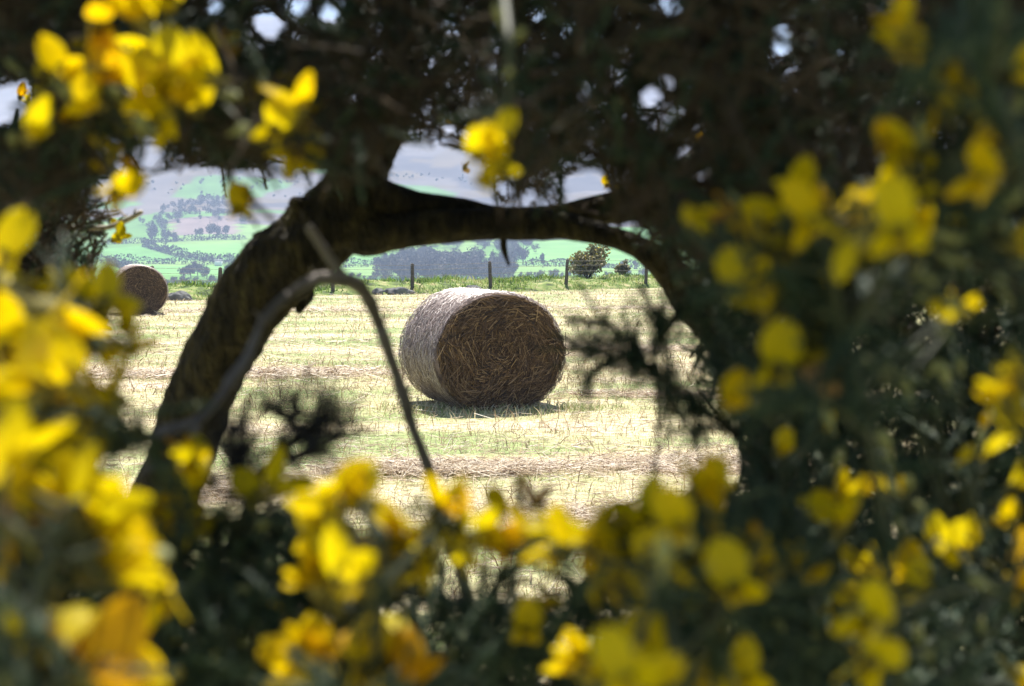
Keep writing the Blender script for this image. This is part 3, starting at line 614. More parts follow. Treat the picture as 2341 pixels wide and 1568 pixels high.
def flower_mesh(seed, openness):
    """pea flower, millimetres; z forward, y up"""
    rg = np.random.default_rng(seed); b = Buf(); nu, nv = 9, 8
    def sheet(fn):
        u, v = np.meshgrid(np.linspace(-1, 1, nu), np.linspace(0, 1, nv)); q = fn(u, v).reshape(-1, 3); i = (np.arange(nv - 1)[:, None] * nu + np.arange(nu - 1)[None])
        b.add(q, np.stack([i, i + 1, i + nu + 1, i + nu], -1).reshape(-1, 4))
    tilt = .25 + .75 * openness
    def banner(u, v):
        w = 6.6 * np.sin(np.clip(v * .86 + .10, 0, 1) * math.pi) ** .55 * (.45 + .55 * openness ** .5); x = u * w * (1 + .12 * np.sin(3 * v + seed)) 
        rise = v * 19 - 4.2 * (1 - np.abs(u)) ** 2 * v ** 4 - 1.8 * u * u * v
        y = 1.5 + rise * math.sin(tilt * 1.45); z = 5 + rise * math.cos(tilt * 1.45) - 2.5 * openness * v * v - (2.8 * (1 - openness) + .8) * u * u * (1 if openness < .7 else -.6)
        return np.stack([x + rg.normal(0, .1), y, z], -1)
    sheet(banner)
    for sg in (-1, 1):
        sp = 1.5 + 5.0 * openness * rg.uniform(.5, 1.2)
        def wing(u, v):
            h = 3.5 * np.sin(np.clip(v * .9 + .06, 0, 1) * math.pi) ** .6; zz = 4 + 15.5 * v
            return np.stack([sg * (1.2 + sp * v + .8 * (1 - u * u)), .4 + u * h - 1.6 * v * v, zz], -1)
        sheet(wing)
    def keel(u, v):
        r = 2.3 * np.sin(np.clip(v * .88 + .08, 0, 1) * math.pi) ** .6; a = (u * .5 - .5) * math.pi
        return np.stack([r * np.cos(a), r * np.sin(a) * 1.1 - .4 - .6 * v + 1.6 * v ** 3, 4 + 12.5 * v], -1)
    sheet(keel)
    return np.vstack(b.v) * .001, np.vstack(b.f)
def pod(r, z0, z1, n=10, m=8, flat=1.0):
    t = np.linspace(0, 1, m); rr = r * np.sin(np.clip(t * .93 + .05, 0, 1) * math.pi) ** .7; a = np.linspace(0, 2 * math.pi, n, endpoint=False)
    V = np.stack([rr[:, None] * np.cos(a), rr[:, None] * np.sin(a) * flat, np.repeat((z0 + (z1 - z0) * t)[:, None], n, 1)], -1).reshape(-1, 3)
    F = np.array([(i * n + j, i * n + (j + 1) % n, (i + 1) * n + (j + 1) % n, (i + 1) * n + j) for i in range(m - 1) for j in range(n)]); return V, F
def calyx_mesh():
    b = Buf()
    for sg in (1, -1):
        V, F = pod(3.4, -1.0, 9.5, 9, 7, .62); V[:, 1] += sg * (1.2 + .10 * np.clip(V[:, 2], 0, 9)); b.add(V, F)
    b.add(*tube([(0, 0, -6), (0, 0, -3), (0, 0, 0)], [.8, .8, 1.2], 6)); return np.vstack(b.v) * .001, np.vstack(b.f)
def bud_mesh():
    b = Buf(); b.add(*pod(3.1, -1, 10.5, 10, 8, .85)); b.add(*tube([(0, 0, -6), (0, 0, -3), (0, 0, 0)], [.8, .8, 1.2], 6)); return np.vstack(b.v) * .001, np.vstack(b.f)
FL = {}
def me_of(key, VF, mat):
    o = mk(key, VF[0], VF[1], mat, None, True); me = o.data; bpy.data.objects.remove(o); return me
for k, op in enumerate((1.0, .8, .55, .3, .95)):
    for mt in ('petal', 'petal_orange', 'petal_old'): FL[(k, mt)] = me_of('flower', flower_mesh(k, op), M[mt])
CAL = me_of('calyx', calyx_mesh(), M['calyx']); BUD = me_of('bud', bud_mesh(), M['bud']); BUDY = me_of('bud', bud_mesh(), M['petal'])

# flowers of each plant: px, py, size in px, type:  o any side, f faces us, b bud, k orange, w withered, + sunlit
PLANTS = {
 'upper_left': dict(d=(.66, .80), stem=[(-260, 700, 0.74), (-140, 420, 0.72), (60, 280, 0.72), (260, 235, 0.72), (440, 215, 0.73), (640, 265, 0.76), (680, 330, 0.78)],
   side=[[(60, 280, 0.72), (170, 190, 0.70), (250, 90, 0.70), (330, 40, 0.70)], [(260, 235, 0.72), (330, 330, 0.74), (290, 420, 0.75)], [(440, 215, 0.73), (520, 380, 0.78), (545, 460, 0.80)]],
   label='gorse branch with shaded yellow blossom crowding the upper left corner',
   fl='130,140,95,f 225,62,115,k 280,98,75,o 318,28,110,o 362,88,70,o 245,168,85,k 212,232,85,o 165,185,75,o 75,298,95,k 190,272,90,k 335,190,115,f 392,148,120,f 402,210,110,o 362,262,95,f 300,212,85,k 470,290,55,b 428,138,60,o 525,125,55,k 535,215,70,b 560,288,75,b 592,198,60,b 632,278,95,f 682,232,85,o 655,252,75,o 672,350,85,o 655,320,60,o 250,245,60,b 140,250,80,o 280,430,92,f 540,465,68,f 440,235,80,o 110,205,85,o 20,145,60,b 350,120,80,o'),
 'left_edge': dict(d=(.42, .62), stem=[(-260, 1500, .55), (-150, 1200, .53), (-40, 950, .52), (60, 840, .52), (130, 770, .53), (200, 710, .55)],
   side=[[(-40, 950, .52), (90, 950, .50), (215, 985, .48)], [(60, 840, .52), (190, 810, .52), (300, 770, .52)], [(-40, 950, .52), (-30, 750, .5), (5, 590, .46)], [(90, 950, .50), (260, 960, .54), (450, 1050, .6)]],
   label='gorse branch with yellow blossom along the left edge beside the distant bale',
   fl='15,560,105,f+ 30,965,105,k+ 228,1010,85,k+ 195,1000,75,o+ 190,695,105,f 130,722,115,o 225,785,85,o 312,790,50,k+ 290,750,50,o 50,722,105,o 82,800,120,f 150,852,110,o 60,872,110,o 190,930,95,f 112,940,90,o 30,660,85,o 245,690,75,o 172,782,85,o 15,800,110,o 20,880,100,o 455,1062,75,o 318,965,60,b 140,1000,80,o 270,930,50,b'),
 'lower_left': dict(d=(.34, .46), stem=[(20, 2500, .42), (30, 1900, .40), (40, 1650, .39), (70, 1450, .38), (110, 1280, .38), (160, 1150, .38)],
   side=[[(70, 1450, .38), (0, 1250, .36), (10, 1080, .36)], [(40, 1650, .39), (130, 1560, .38), (220, 1530, .37)], [(110, 1280, .38), (180, 1270, .38), (240, 1250, .38)]],
   label='sunlit gorse with brilliant yellow blossom in the lower left corner',
   fl='25,1085,140,k+ 5,1050,110,o+ 185,1115,110,f+ 215,1165,115,o+ 160,1195,90,k+ 242,1262,105,k+ 200,1308,75,w+ 125,1460,125,f+ 228,1525,130,k+ 180,1540,90,k+ 20,1250,80,b+ 62,1165,85,b+ 285,1545,90,k+ 100,1350,75,b+ 60,1500,70,b+ 10,1400,70,b+ 110,1230,70,b+ 30,1180,90,w'),
 'trunk_foot': dict(d=(.50, .72), stem=[(330, 2600, .66), (350, 2000, .62), (360, 1700, .60), (370, 1480, .60), (390, 1300, .60), (430, 1150, .61)],
   side=[[(360, 1700, .60), (480, 1560, .6), (540, 1440, .6)], [(390, 1300, .60), (330, 1330, .58), (300, 1290, .57)], [(480, 1560, .6), (590, 1350, .64), (630, 1150, .66)]],
   label='shaded gorse with dull olive yellow flowers at the foot of the mossy trunk',
   fl='452,1068,80,o 432,1130,95,o 385,1165,70,o 440,1192,85,f 482,1190,70,o 640,1110,95,o 610,1190,75,b 300,1280,115,o 365,1350,110,f 372,1372,80,k 552,1340,65,b 540,1450,75,b 490,1490,70,b 400,1530,85,b 312,1462,85,o 262,1440,70,o 650,1200,60,b 350,1500,75,o 590,1130,70,o 510,1540,60,b 210,1440,70,o 330,1260,80,o 640,1380,55,b 580,1500,55,b'),
 'below_stem': dict(d=(.40, .56), stem=[(830, 2600, .55), (850, 2000, .52), (860, 1700, .50), (860, 1500, .49), (870, 1350, .48), (880, 1220, .48)],
   side=[[(870, 1350, .48), (800, 1240, .47), (775, 1140, .47)], [(870, 1350, .48), (960, 1250, .49), (1020, 1180, .5)], [(860, 1700, .50), (780, 1580, .46), (750, 1510, .46)]],
   label='sunlit gorse spray with brilliant yellow petals below the bent dry stem',
   fl='788,1118,115,f+ 745,1160,95,o+ 825,1140,75,o+ 890,1218,105,f+ 1020,1222,80,f+ 790,1305,120,k+ 735,1325,95,k+ 830,1268,60,k+ 860,1325,105,k+ 980,1280,85,o 1005,1140,70,k+ 958,1135,60,b+ 1050,1165,60,k 1105,1220,70,o 745,1490,110,f+ 705,1535,105,o 795,1525,90,o+ 885,1480,115,o 930,1540,105,k 850,1400,40,b 930,1160,60,b 900,1290,85,o 770,1210,85,o 960,1210,60,b'),
 'bottom_fork': dict(d=(.55, .72), stem=[(1060, 2700, .75), (1080, 2000, .70), (1085, 1620, .68), (1085, 1440, .67), (1130, 1340, .67), (1175, 1230, .67), (1190, 1120, .67)],
   side=[[(1130, 1340, .67), (1210, 1240, .66), (1245, 1145, .66)], [(1085, 1440, .67), (1110, 1290, .67), (1130, 1190, .67)], [(1085, 1620, .68), (1160, 1500, .62), (1200, 1440, .6)]],
   label='dark forked gorse shoots with very few flowers at the bottom middle',
   fl='1137,1155,68,f 1186,1100,42,k 1205,1425,92,f 1228,1140,55,w 1110,1560,60,b 1040,1490,55,b 1150,1530,60,b 1260,1510,50,b'),
 'below_bale': dict(d=(.38, .56), stem=[(1560, 2700, .52), (1550, 2000, .48), (1545, 1700, .46), (1540, 1500, .46), (1530, 1350, .47), (1540, 1200, .48), (1580, 1120, .5)],
   side=[[(1530, 1350, .47), (1420, 1290, .46), (1290, 1250, .46)], [(1540, 1500, .46), (1640, 1400, .48), (1690, 1310, .48)], [(1545, 1700, .46), (1460, 1580, .42), (1430, 1530, .4)]],
   label='dense clump of golden shaded gorse below and right of the big bale',
   fl='1280,1235,120,f 1262,1215,80,o 1345,1235,95,o 1605,1125,110,o 1545,1185,125,f 1470,1180,95,o 1432,1270,115,o 1500,1280,125,f 1520,1335,115,o 1580,1385,95,k 1492,1398,115,o 1690,1280,100,o 1682,1348,110,o 1600,1250,75,b 1560,1150,85,o 1645,1105,65,k 1420,1530,145,f 1475,1505,130,o 1505,1455,105,o 1352,1345,70,b 1645,1540,95,o 1540,1545,110,k 1380,1200,80,o 1610,1390,85,k 1640,1170,70,b 1720,1260,65,o 1465,1350,100,o 1400,1250,95,o 1420,1210,75,o 1550,1240,70,b 1580,1320,95,o 1360,1550,110,o 1510,1190,85,o'),
 'right_of_arch': dict(d=(.38, .56), stem=[(2140, 2700, .58), (2090, 1900, .54), (2040, 1400, .51), (1990, 1000, .49), (1930, 780, .48), (1900, 620, .47), (1870, 530, .47)],
   side=[[(1930, 780, .48), (2020, 620, .46), (2040, 500, .44)], [(1900, 620, .47), (1800, 610, .47), (1740, 600, .47)], [(1990, 1000, .49), (1870, 900, .46), (1790, 840, .45)], [(1870, 900, .46), (1760, 900, .5), (1690, 895, .52)]],
   label='gorse with large flat yellow petals just right of the arching branch',
   fl='1845,485,120,f 1800,545,80,b 1918,545,125,f 2015,455,95,o+ 2050,505,145,f 1742,568,85,o 1728,640,105,o 1772,620,75,b 1862,672,80,f 1950,612,110,o 1985,590,75,k 1780,820,125,f 1675,902,90,f 1855,890,90,w 2200,710,55,k+ 2090,530,95,o 1900,600,90,b 1870,590,80,b 1925,520,95,o 1890,500,70,b 1840,745,45,o 1660,560,40,b 1600,498,58,o 1665,487,58,k 2020,540,100,o 1820,620,80,o'),
 'right_edge': dict(d=(.33, .52), stem=[(2700, 2300, .52), (2600, 1500, .46), (2480, 1000, .43), (2400, 600, .42), (2320, 330, .42), (2260, 200, .42), (2180, 120, .44)],
   side=[[(2320, 330, .42), (2180, 350, .46), (2080, 370, .5)], [(2260, 200, .42), (2290, 60, .38), (2290, -40, .36)], [(2180, 120, .44), (2090, 90, .5), (2060, 60, .52)], [(2480, 1000, .43), (2380, 900, .42), (2325, 860, .42)]],
   label='pale blurred gorse with wide yellow petals along the right edge',
   fl='2065,50,75,o 2058,115,75,o 2165,140,85,o 2200,200,85,b 2240,208,95,o 2270,25,85,b 2110,205,42,b 2065,358,95,o 2105,312,85,b 2252,390,120,f 2322,440,90,b 2312,250,75,b 2330,170,70,o 2130,360,80,b 2205,590,80,b 2300,110,80,b 2322,872,95,k 2322,975,85,o 2335,560,80,o 2180,545,75,b 2290,640,90,b 2180,180,80,b 2325,330,80,b 2250,320,70,b 2300,520,80,b 2230,280,60,b'),
 'lower_right': dict(d=(.48, .70), stem=[(2080, 2700, .76), (2060, 2000, .72), (2050, 1700, .70), (2040, 1500, .70), (2020, 1340, .71), (1960, 1200, .72)],
   side=[[(2040, 1500, .70), (2130, 1350, .68), (2190, 1250, .68)], [(2050, 1700, .70), (1930, 1480, .66), (1860, 1380, .68), (1800, 1200, .72), (1780, 1050, .74)], [(2050, 1700, .70), (2240, 1480, .62), (2320, 1320, .6)]],
   label='dark gorse with scattered small yellow flowers in the lower right corner',
   fl='1920,1182,90,o 1785,1025,52,o 1830,1290,72,o 1848,1325,62,o 2028,1298,88,f 2082,1352,92,k 2170,1235,80,f 2178,1255,60,f+ 2215,1240,62,k 1900,1385,65,b 1988,1425,125,o 1935,1400,75,b 1992,1515,115,o 1770,1380,65,b 2322,1305,90,k 1700,1530,110,f 1880,1400,55,b 2270,1180,60,b 2140,1240,60,o 2335,1545,80,o 2100,1150,50,b 1780,1420,55,b 2060,1100,50,b 2240,1420,55,b 2300,1190,60,o 2010,1120,55,o 2330,1100,65,o 2120,1480,55,b'),
}
CROWN_FL = '1090,335,78,f 1152,298,78,f 1142,372,72,f 1108,402,62,f 1130,345,70,o 1140,20,60,b 1192,70,46,b 1165,160,42,b 1172,240,36,b 1035,280,22,k 1062,382,20,w 1385,424,20,k+ 1410,432,18,k+ 1610,268,24,k 1604,312,24,k 1590,322,20,k'
LEFT_FL = '48,215,30,k+ 62,228,22,o+ 278,540,32,k+ 262,548,26,o+ 270,520,24,o+ 176,625,26,o+ 165,645,28,k+ 238,747,22,k+ 10,458,20,o+ 118,470,18,o+'
LIT = []
def parse(txt, dr):
    out = []
    for tok in txt.split():
        px, py, sz, ty = tok.split(','); px, py, sz = float(px), float(py), float(sz); lit = '+' in ty; ty = ty[0]
        sc_ = random.uniform(.9, 1.15) * (.8 if ty == 'b' else 1); d = np.clip(.0185 * sc_ * F_PX / sz, *dr); s = (1.0 if ty == 'f' else 1.18) * sz * d / F_PX / .0185
        q = P(px, py, d); out.append((q, s, ty, lit, px, py, d))
        if lit: LIT.append(q)
    return out
ARCH = [(770, 605), (900, 572), (1100, 548), (1280, 545), (1400, 565), (1480, 610), (1540, 680), (1580, 730), (1520, 760), (1560, 800), (1590, 900), (1640, 950), (1690, 1040), (1690, 1095), (1610, 1100), (1540, 1120), (1440, 1200), (1380, 1215), (1270, 1190), (1240, 1170), (1060, 1170), (800, 1090), (640, 1130), (560, 1180), (510, 1210), (480, 1200), (440, 1080), (520, 930), (600, 790), (680, 710)]
LEFTGAP = [(225, 600), (300, 480), (305, 410), (360, 395), (500, 385), (515, 470), (500, 520), (560, 550), (560, 640), (420, 900), (370, 1000), (330, 1130), (285, 1130), (240, 1060), (270, 900), (225, 860), (235, 740)]
def fuller(txt, more=(1, 1, 2, 2)):
    out = txt.split()
    for tok in txt.split():
        px, py, sz, ty = tok.split(',')
        for _ in range(0 if ty[0] not in 'ofk' else random.choice(more)):
            a = random.uniform(0, 6.28); r_ = float(sz) * random.uniform(.35, .75)
            qx, qy = float(px) + r_ * math.cos(a), float(py) + r_ * math.sin(a); zx, zy = np.array([qx]), np.array([qy])
            if in_poly(zx, zy, ARCH)[0] or in_poly(zx, zy, LEFTGAP)[0]: continue
            out.append('%d,%d,%d,%s' % (qx, qy, float(sz) * random.uniform(.6, .95), random.choice('ooookb') + ty[1:]))
    return ' '.join(out)
for key, n_, x0, x1, y0, y1 in (('right_edge', 22, 2080, 2340, 60, 800), ('right_of_arch', 12, 1740, 2100, 560, 900), ('lower_right', 26, 1850, 2340, 820, 1540), ('lower_left', 12, 0, 260, 1150, 1560)):
    PLANTS[key]['fl'] += ''.join(' %d,%d,%d,b' % (random.uniform(x0, x1), random.uniform(y0, y1), random.uniform(50, 80)) for _ in range(n_))
for key, v in PLANTS.items(): v['F'] = parse(fuller(v['fl'], (0, 0, 1) if key == 'lower_right' else (1, 1, 2, 2)), v['d'])
for key, m_ in (('lower_left', 1.3), ('left_edge', 1.22), ('below_stem', 1.12)): PLANTS[key]['F'] = [(f[0], f[1] * m_, *f[2:]) for f in PLANTS[key]['F']]
crown_f = parse(CROWN_FL, (.55, .59)); crown_f = [f if f[4] < 1200 and f[6] and float(f[1]) > .45 else (P(f[4], f[5], 2.2), max(.9, f[1] * 2.2 / f[6]), f[2], f[3], f[4], f[5], 2.2) for f in crown_f]
left_f = parse(LEFT_FL, (2.25, 2.4))
LIT = [P(f[4], f[5], f[6]) for v in list(PLANTS.values()) for f in v['F'] if f[3]] + [f[0] for f in crown_f + left_f if f[3]]
# chinks in the canopy shaped to let the sun down on a few needles
N_FL = len(LIT); SHAFT = [1.5 if k in ('lower_left', 'below_stem') else .9 for k, v in PLANTS.items() for f in v['F'] if f[3]] + [1.2] * 40
for a, c, d in ((2080, 740, .9), (2100, 760, .9), (2060, 790, .9), (2130, 830, .9), (2060, 700, .9), (1915, 1020, 1.0), (1975, 1000, 1.0), (2190, 980, .9), (1835, 1440, .9), (1925, 1480, .9), (2230, 1330, .9), (2170, 1420, .9), (2020, 1160, 1.0), (2240, 1190, .9),
                (860, 1390, .62), (975, 1420, .64), (30, 1300, .45), (80, 1400, .45), (120, 1330, .45), (60, 1240, .45)):
    LIT.append(P(a, c, d))
for _ in range(34): LIT.append(P(random.uniform(1800, 2400), random.uniform(560, 1520), random.uniform(.7, .98)))
LIT = np.array(LIT)
def blocks_sun(Q, rad=.03, tmin=.008):
    """which points stand in a shaft of sunlight"""
    r = np.zeros(len(Q), bool)
    for i, l in enumerate(LIT):
        v = Q - l; t = v @ SUN; dist = np.linalg.norm(v - t[:, None] * SUN, axis=1); r |= (t > tmin) & (dist < rad * (SHAFT[i] if i < N_FL else .55) + .004 * np.clip(t, 0, 2))
    return r

def face_dir(ty, q, centre):
    view = unit(CAM - q); out = unit(q - centre)
    if ty == 'f': return unit(view + rng.normal(0, .4, 3))
    if ty == 'b': return unit(out * .6 + UP * .5 + view * .2 + rng.normal(0, .35, 3))
    return unit(out * .7 + view * .45 + np.array([0, 0, .15]) + rng.normal(0, .45, 3))
def put_flowers(lst, parent, origin, centre_of):
    for q, s, ty, lit, px, py, d in lst:
        c = centre_of(q); D = face_dir(ty, q, c); up = np.array([0, 0, 1.0]) + rng.normal(0, .45, 3) + (.0 if ty != 'f' else 0)
        X = unit(np.cross(up, D)); Y = np.cross(D, X); Rm = np.stack([X, Y, D], 1)
        mt = {'k': 'petal_orange' if random.random() < .4 else 'petal', 'w': 'petal_old'}.get(ty, 'petal')
        if ty == 'b': o = bpy.data.objects.new('bud', BUD if random.random() < .7 else BUDY)
        else: o = bpy.data.objects.new('flower', FL[(random.choice([0, 4, 1]) if ty == 'f' else random.choice([0, 1, 1, 2, 2, 3]), mt)])
        COL.objects.link(o); o.parent = parent; off = Rm @ np.array([0, 5 if ty == 'f' else 1, 7]) * .001 * s; loc = q - off - origin
        mat = np.eye(4); mat[:3, :3] = Rm * s; mat[:3, 3] = loc
        from mathutils import Matrix
        o.matrix_local = Matrix(mat.tolist())
        if ty != 'b':
            c_ = bpy.data.objects.new('calyx', CAL); COL.objects.link(c_); c_.parent = o
def plant_stems(stem_px, sides):
    return [catmull([P(*p) for p in s], 8) for s in [stem_px] + sides]
def spines_along(buf, pts, dens, sc_, temps=SHOOTS, spread=1.0, keepout=False):
    seg = np.linalg.norm(np.diff(pts, axis=0), axis=1); L = seg.sum(); n = int(L * dens)
    if n < 1: return
    cum = np.concatenate([[0], np.cumsum(seg)]); t = rng.uniform(0, L, n); p = np.stack([np.interp(t, cum, pts[:, k]) for k in range(3)], 1)
    T_ = np.stack([np.interp(t, cum, np.gradient(pts[:, k])) for k in range(3)], 1); D = unit(unit(T_) * .6 + rng.normal(0, .55 * spread, (n, 3)))
    s = rng.uniform(*sc_, n); Q = p + D * (.05 * s)[:, None]; k = ~(blocks_sun(Q) | blocks_sun(p + D * (.09 * s)[:, None]))
    if keepout:
        x_, y_, d_ = to_px(p + D * (.09 * s)[:, None]); k &= ~(in_poly(x_, y_, ARCH) | in_poly(x_, y_, LEFTGAP))
    scatter(buf, temps, p[k], D[k], rng.uniform(0, 6.28, k.sum()), s[k])

# openings through which the field, the hill and the sky show (picture units)
def circ(x, y, r): return [(x + r * math.cos(a), y + r * math.sin(a)) for a in np.linspace(0, 6.28, 10, endpoint=False)]
MAINGAP = [(906, 328), (1078, 352), (1110, 410), (1130, 470), (899, 430), (890, 390)]
GAPS = [ARCH, LEFTGAP, MAINGAP, [(640, 462), (690, 400), (728, 372), (735, 400), (665, 470)], [(1290, 385), (1330, 400), (1365, 385), (1400, 442), (1340, 455), (1285, 445)],
        [(575, 40), (635, 30), (650, 62), (620, 98), (596, 95)], [(655, 0), (698, -10), (698, 42), (668, 42)], circ(750, 34, 26), circ(493, 16, 22), [(-30, 200), (75, 190), (72, 235), (45, 272), (-30, 290)],
        circ(338, 352, 36), circ(258, 340, 22), circ(266, 378, 14), circ(552, 424, 38), circ(580, 405, 24), circ(640, 352, 20), circ(1158, 437, 16), circ(1186, 455, 12), circ(1212, 440, 15), circ(1240, 456, 12), circ(1262, 430, 10),
        circ(1489, 221, 24), circ(1527, 183, 14), circ(1517, 280, 18), circ(1562, 349, 22), circ(1534, 255, 14), circ(1413, 185, 11), circ(1527, 14, 24), circ(1545, 22, 15), circ(1604, 407, 15), circ(1590, 300, 16),
        circ(1790, 76, 19), circ(1788, 110, 19), circ(1811, 155, 17), circ(1763, 135, 10), circ(1739, 210, 13), circ(1739, 38, 9), circ(1918, 124, 12), circ(1944, 260, 9), circ(915, 495, 20),
        circ(1090, 1265, 34), circ(1235, 1290, 26), circ(1300, 1470, 26), circ(1250, 1215, 30), circ(1150, 1240, 16), circ(1090, 1330, 14), circ(1380, 1450, 14), circ(1340, 1290, 18), circ(1225, 1370, 18),
        circ(1620, 690, 9), circ(1655, 712, 12), circ(1600, 845, 14), circ(1565, 770, 22), circ(2040, 1210, 16), circ(1440, 530, 14), circ(1472, 532, 10), circ(1900, 815, 12), circ(1930, 840, 9), circ(520, 1090, 28), circ(500, 1160, 24), circ(560, 1130, 16)]
def in_gap(Q, grow=0):
    x, y, d = to_px(Q); r = np.zeros(len(Q), bool)
    for g in GAPS: r |= in_poly(x, y, g)
    return r
def mass(buf, poly, n, dr, sc_, temps=SHOOTS, bias=(0, 0, .3), strict=True):
    x0, x1 = min(p[0] for p in poly), max(p[0] for p in poly); y0, y1 = min(p[1] for p in poly), max(p[1] for p in poly)
    px = rng.uniform(x0, x1, n * 2); py = rng.uniform(y0, y1, n * 2); k = in_poly(px, py, poly); px, py = px[k][:n], py[k][:n]; d = rng.uniform(*dr, len(px)); q = Pv(px, py, d)
    D = unit(rng.normal(size=(len(q), 3)) + np.array(bias)); s = rng.uniform(*sc_, len(q)); q0 = q - D * (.045 * s)[:, None]
    ok = np.ones(len(q), bool)
    for t in (0, .03, .06, .09, .105):
        Q = q0 + D * (t * s)[:, None]
        if strict: ok &= ~in_gap(Q)
        ok &= ~blocks_sun(Q, .022 + .016 * sc_[1])
    # keep shoots only where they start in the plant's own region
    scatter(buf, temps, q0[ok], D[ok], rng.uniform(0, 6.28, ok.sum()), s[ok])

# ------------------------------------------------------------------ the near flowering bushes
for key, v in PLANTS.items():
    stems = plant_stems([(a, c, d + .05) for a, c, d in v['stem']], [[(a, c, d + .05) for a, c, d in q_] for q_ in v['side']]); base = stems[0][0].copy(); ground = np.array([base[0], base[1] + .05, -.03])
    mainp = np.vstack([catmull([ground, ground * .5 + base * .5 + np.array([.01, .0, .02]), base], 6)[:-1], stems[0]]); origin = ground.copy(); origin[2] = 0
    r = root('gorse_bush', origin, v['label'], 'gorse bush', 'flowering gorse bushes close to the viewer')
    bs = Buf(); bf = Buf(); bs.add(*tube(mainp, np.linspace(.0034, .0013, len(mainp)), 7))
    for sd in stems[1:]: bs.add(*tube(sd, np.linspace(.0017, .0010, len(sd)), 6))
    allp = np.vstack(stems); nodes = allp
    for q, s, ty, lit, px, py, d in v['F']:
        j = int(np.argmin(np.linalg.norm(allp - q, axis=1))); a = allp[j]; mid = (a + q) / 2 + np.array([0, .006, -.006]) + rng.normal(0, .003, 3); e = q + unit(q - CAM) * .007
        tw = catmull([a, mid, e], 5); bs.add(*tube(tw, np.linspace(.0013, .0009, len(tw)), 5)); spines_along(bf, tw[:max(3, int(len(tw) * .7))], 80 if not lit else 45, (.2, .36), keepout=True)
    for sd in stems: spines_along(bf, sd, 110, (.28, .5), keepout=True)
    bs.build('stem', M['twig'], r, origin); bf.build('foliage', M['gorse'], r, origin)
    put_flowers(v['F'], r, origin, lambda q: allp[int(np.argmin(np.linalg.norm(allp - q, axis=1)))] + np.array([0, .01, 0]))

# ------------------------------------------------------------------ the old gorse that arches over the view
def px_tube(buf, spec, sides=26, lump=.10, seed=0, n=10, lf=13):
    """spec: px, py, depth, width in px"""
    c = catmull([P(a, b, d) for a, b, d, w in spec], n); rad = np.interp(np.linspace(0, 1, len(c)), np.linspace(0, 1, len(spec)), [w / 2 * d / F_PX for a, b, d, w in spec]); buf.add(*tube(c, rad, sides, lump, seed, lf)); return c
tb0 = P(250, 1500, 2.0); tbase = np.array([tb0[0] - .03, tb0[1] + .03, 0])
old = root('gorse_tree', tbase, 'old gorse with a thick mossy leaning trunk arching over the view', 'gorse tree')
b = Buf(); sp = [(332, 1320, 2.0, 150), (385, 1120, 1.98, 150), (455, 905, 1.95, 146), (542, 730, 1.92, 162), (638, 610, 1.9, 178), (725, 535, 1.9, 172), (790, 470, 1.9, 158), (825, 395, 1.92, 132), (862, 310, 1.95, 120), (905, 200, 2.0, 105), (930, 60, 2.1, 90), (960, -160, 2.3, 70), (1000, -420, 2.5, 45)]
low = P(332, 1320, 2.0); c0 = catmull([tbase - np.array([0, 0, .1]), tbase * .55 + low * .45 + np.array([-.01, 0, 0]), low], 8); b.add(*tube(c0[:-1], np.linspace(.075, .048, len(c0) - 1), 26, .12, 1, 13)); px_tube(b, sp, 40, .17, 2, 16, 17)
# knots and broken stubs
for (a, c, d, w), (a2, c2, d2, w2) in (((690, 672, 1.93, 52), (683, 712, 1.9, 14)), ((700, 480, 1.88, 60), (668, 462, 1.86, 26)), ((610, 560, 1.92, 60), (585, 540, 1.92, 30))):
    px_tube(b, [(a, c, d, w), ((a + a2) / 2, (c + c2) / 2, (d + d2) / 2, (w + w2) / 2), (a2, c2, d2, w2)], 12, .2, a, 4, 20)
trunk = b.build('trunk', M['bark'], old, tbase, True)
tv = np.vstack(b.v); sel = rng.integers(0, len(tv), 2600); nrm = unit(rng.normal(size=(2600, 3))); mb = Buf(); scatter(mb, DEAD, tv[sel] - nrm * .001, nrm, rng.uniform(0, 6.28, 2600), rng.uniform(.05, .13, 2600)); mb.build('moss', M['moss'], trunk, tbase)
b = Buf(); px_tube(b, [(770, 500, 1.9, 130), (840, 535, 1.9, 110), (930, 527, 1.9, 84), (1060, 516, 1.92, 76), (1180, 512, 1.94, 72), (1300, 520, 1.95, 64), (1400, 543, 1.95, 50), (1460, 566, 1.94, 54), (1530, 622, 1.93, 76), (1580, 690, 1.92, 88), (1650, 770, 1.92, 90), (1720, 900, 1.95, 84), (1780, 1100, 2.0, 80), (1820, 1350, 2.02, 84), (1850, 1800, 2.05, 88), (1860, 2700, 2.05, 95)], 22, .14, 5, 8, 16)
b.build('limb', M['bark'], old, tbase, True)
b = Buf(); px_tube(b, [(800, 430, 1.9, 110), (880, 455, 1.9, 84), (960, 468, 1.92, 60), (1060, 484, 1.95, 58), (1160, 500, 1.97, 56), (1280, 496, 2.0, 60), (1390, 478, 2.02, 74), (1480, 455, 2.05, 80), (1570, 380, 2.1, 42), (1650, 290, 2.2, 34), (1760, 180, 2.3, 26), (1900, 40, 2.4, 18)], 18, .14, 9, 8, 16)
b.build('limb', M['bark'], old, tbase, True)
b = Buf(); px_tube(b, [(1480, 420, 2.05, 40), (1540, 330, 2.1, 32), (1600, 200, 2.2, 24), (1620, 0, 2.3, 18)], 12, .14, 12, 6, 16)
px_tube(b, [(1150, 545, 1.94, 16), (1152, 572, 1.93, 15), (1163, 606, 1.92, 7)], 8, .2, 15, 5, 30); px_tube(b, [(890, 250, 1.97, 60), (1000, 180, 1.8, 40), (1090, 60, 1.3, 26), (1120, -60, .95, 20), (1150, -60, .85, 18)], 12, .14, 22, 6, 16)
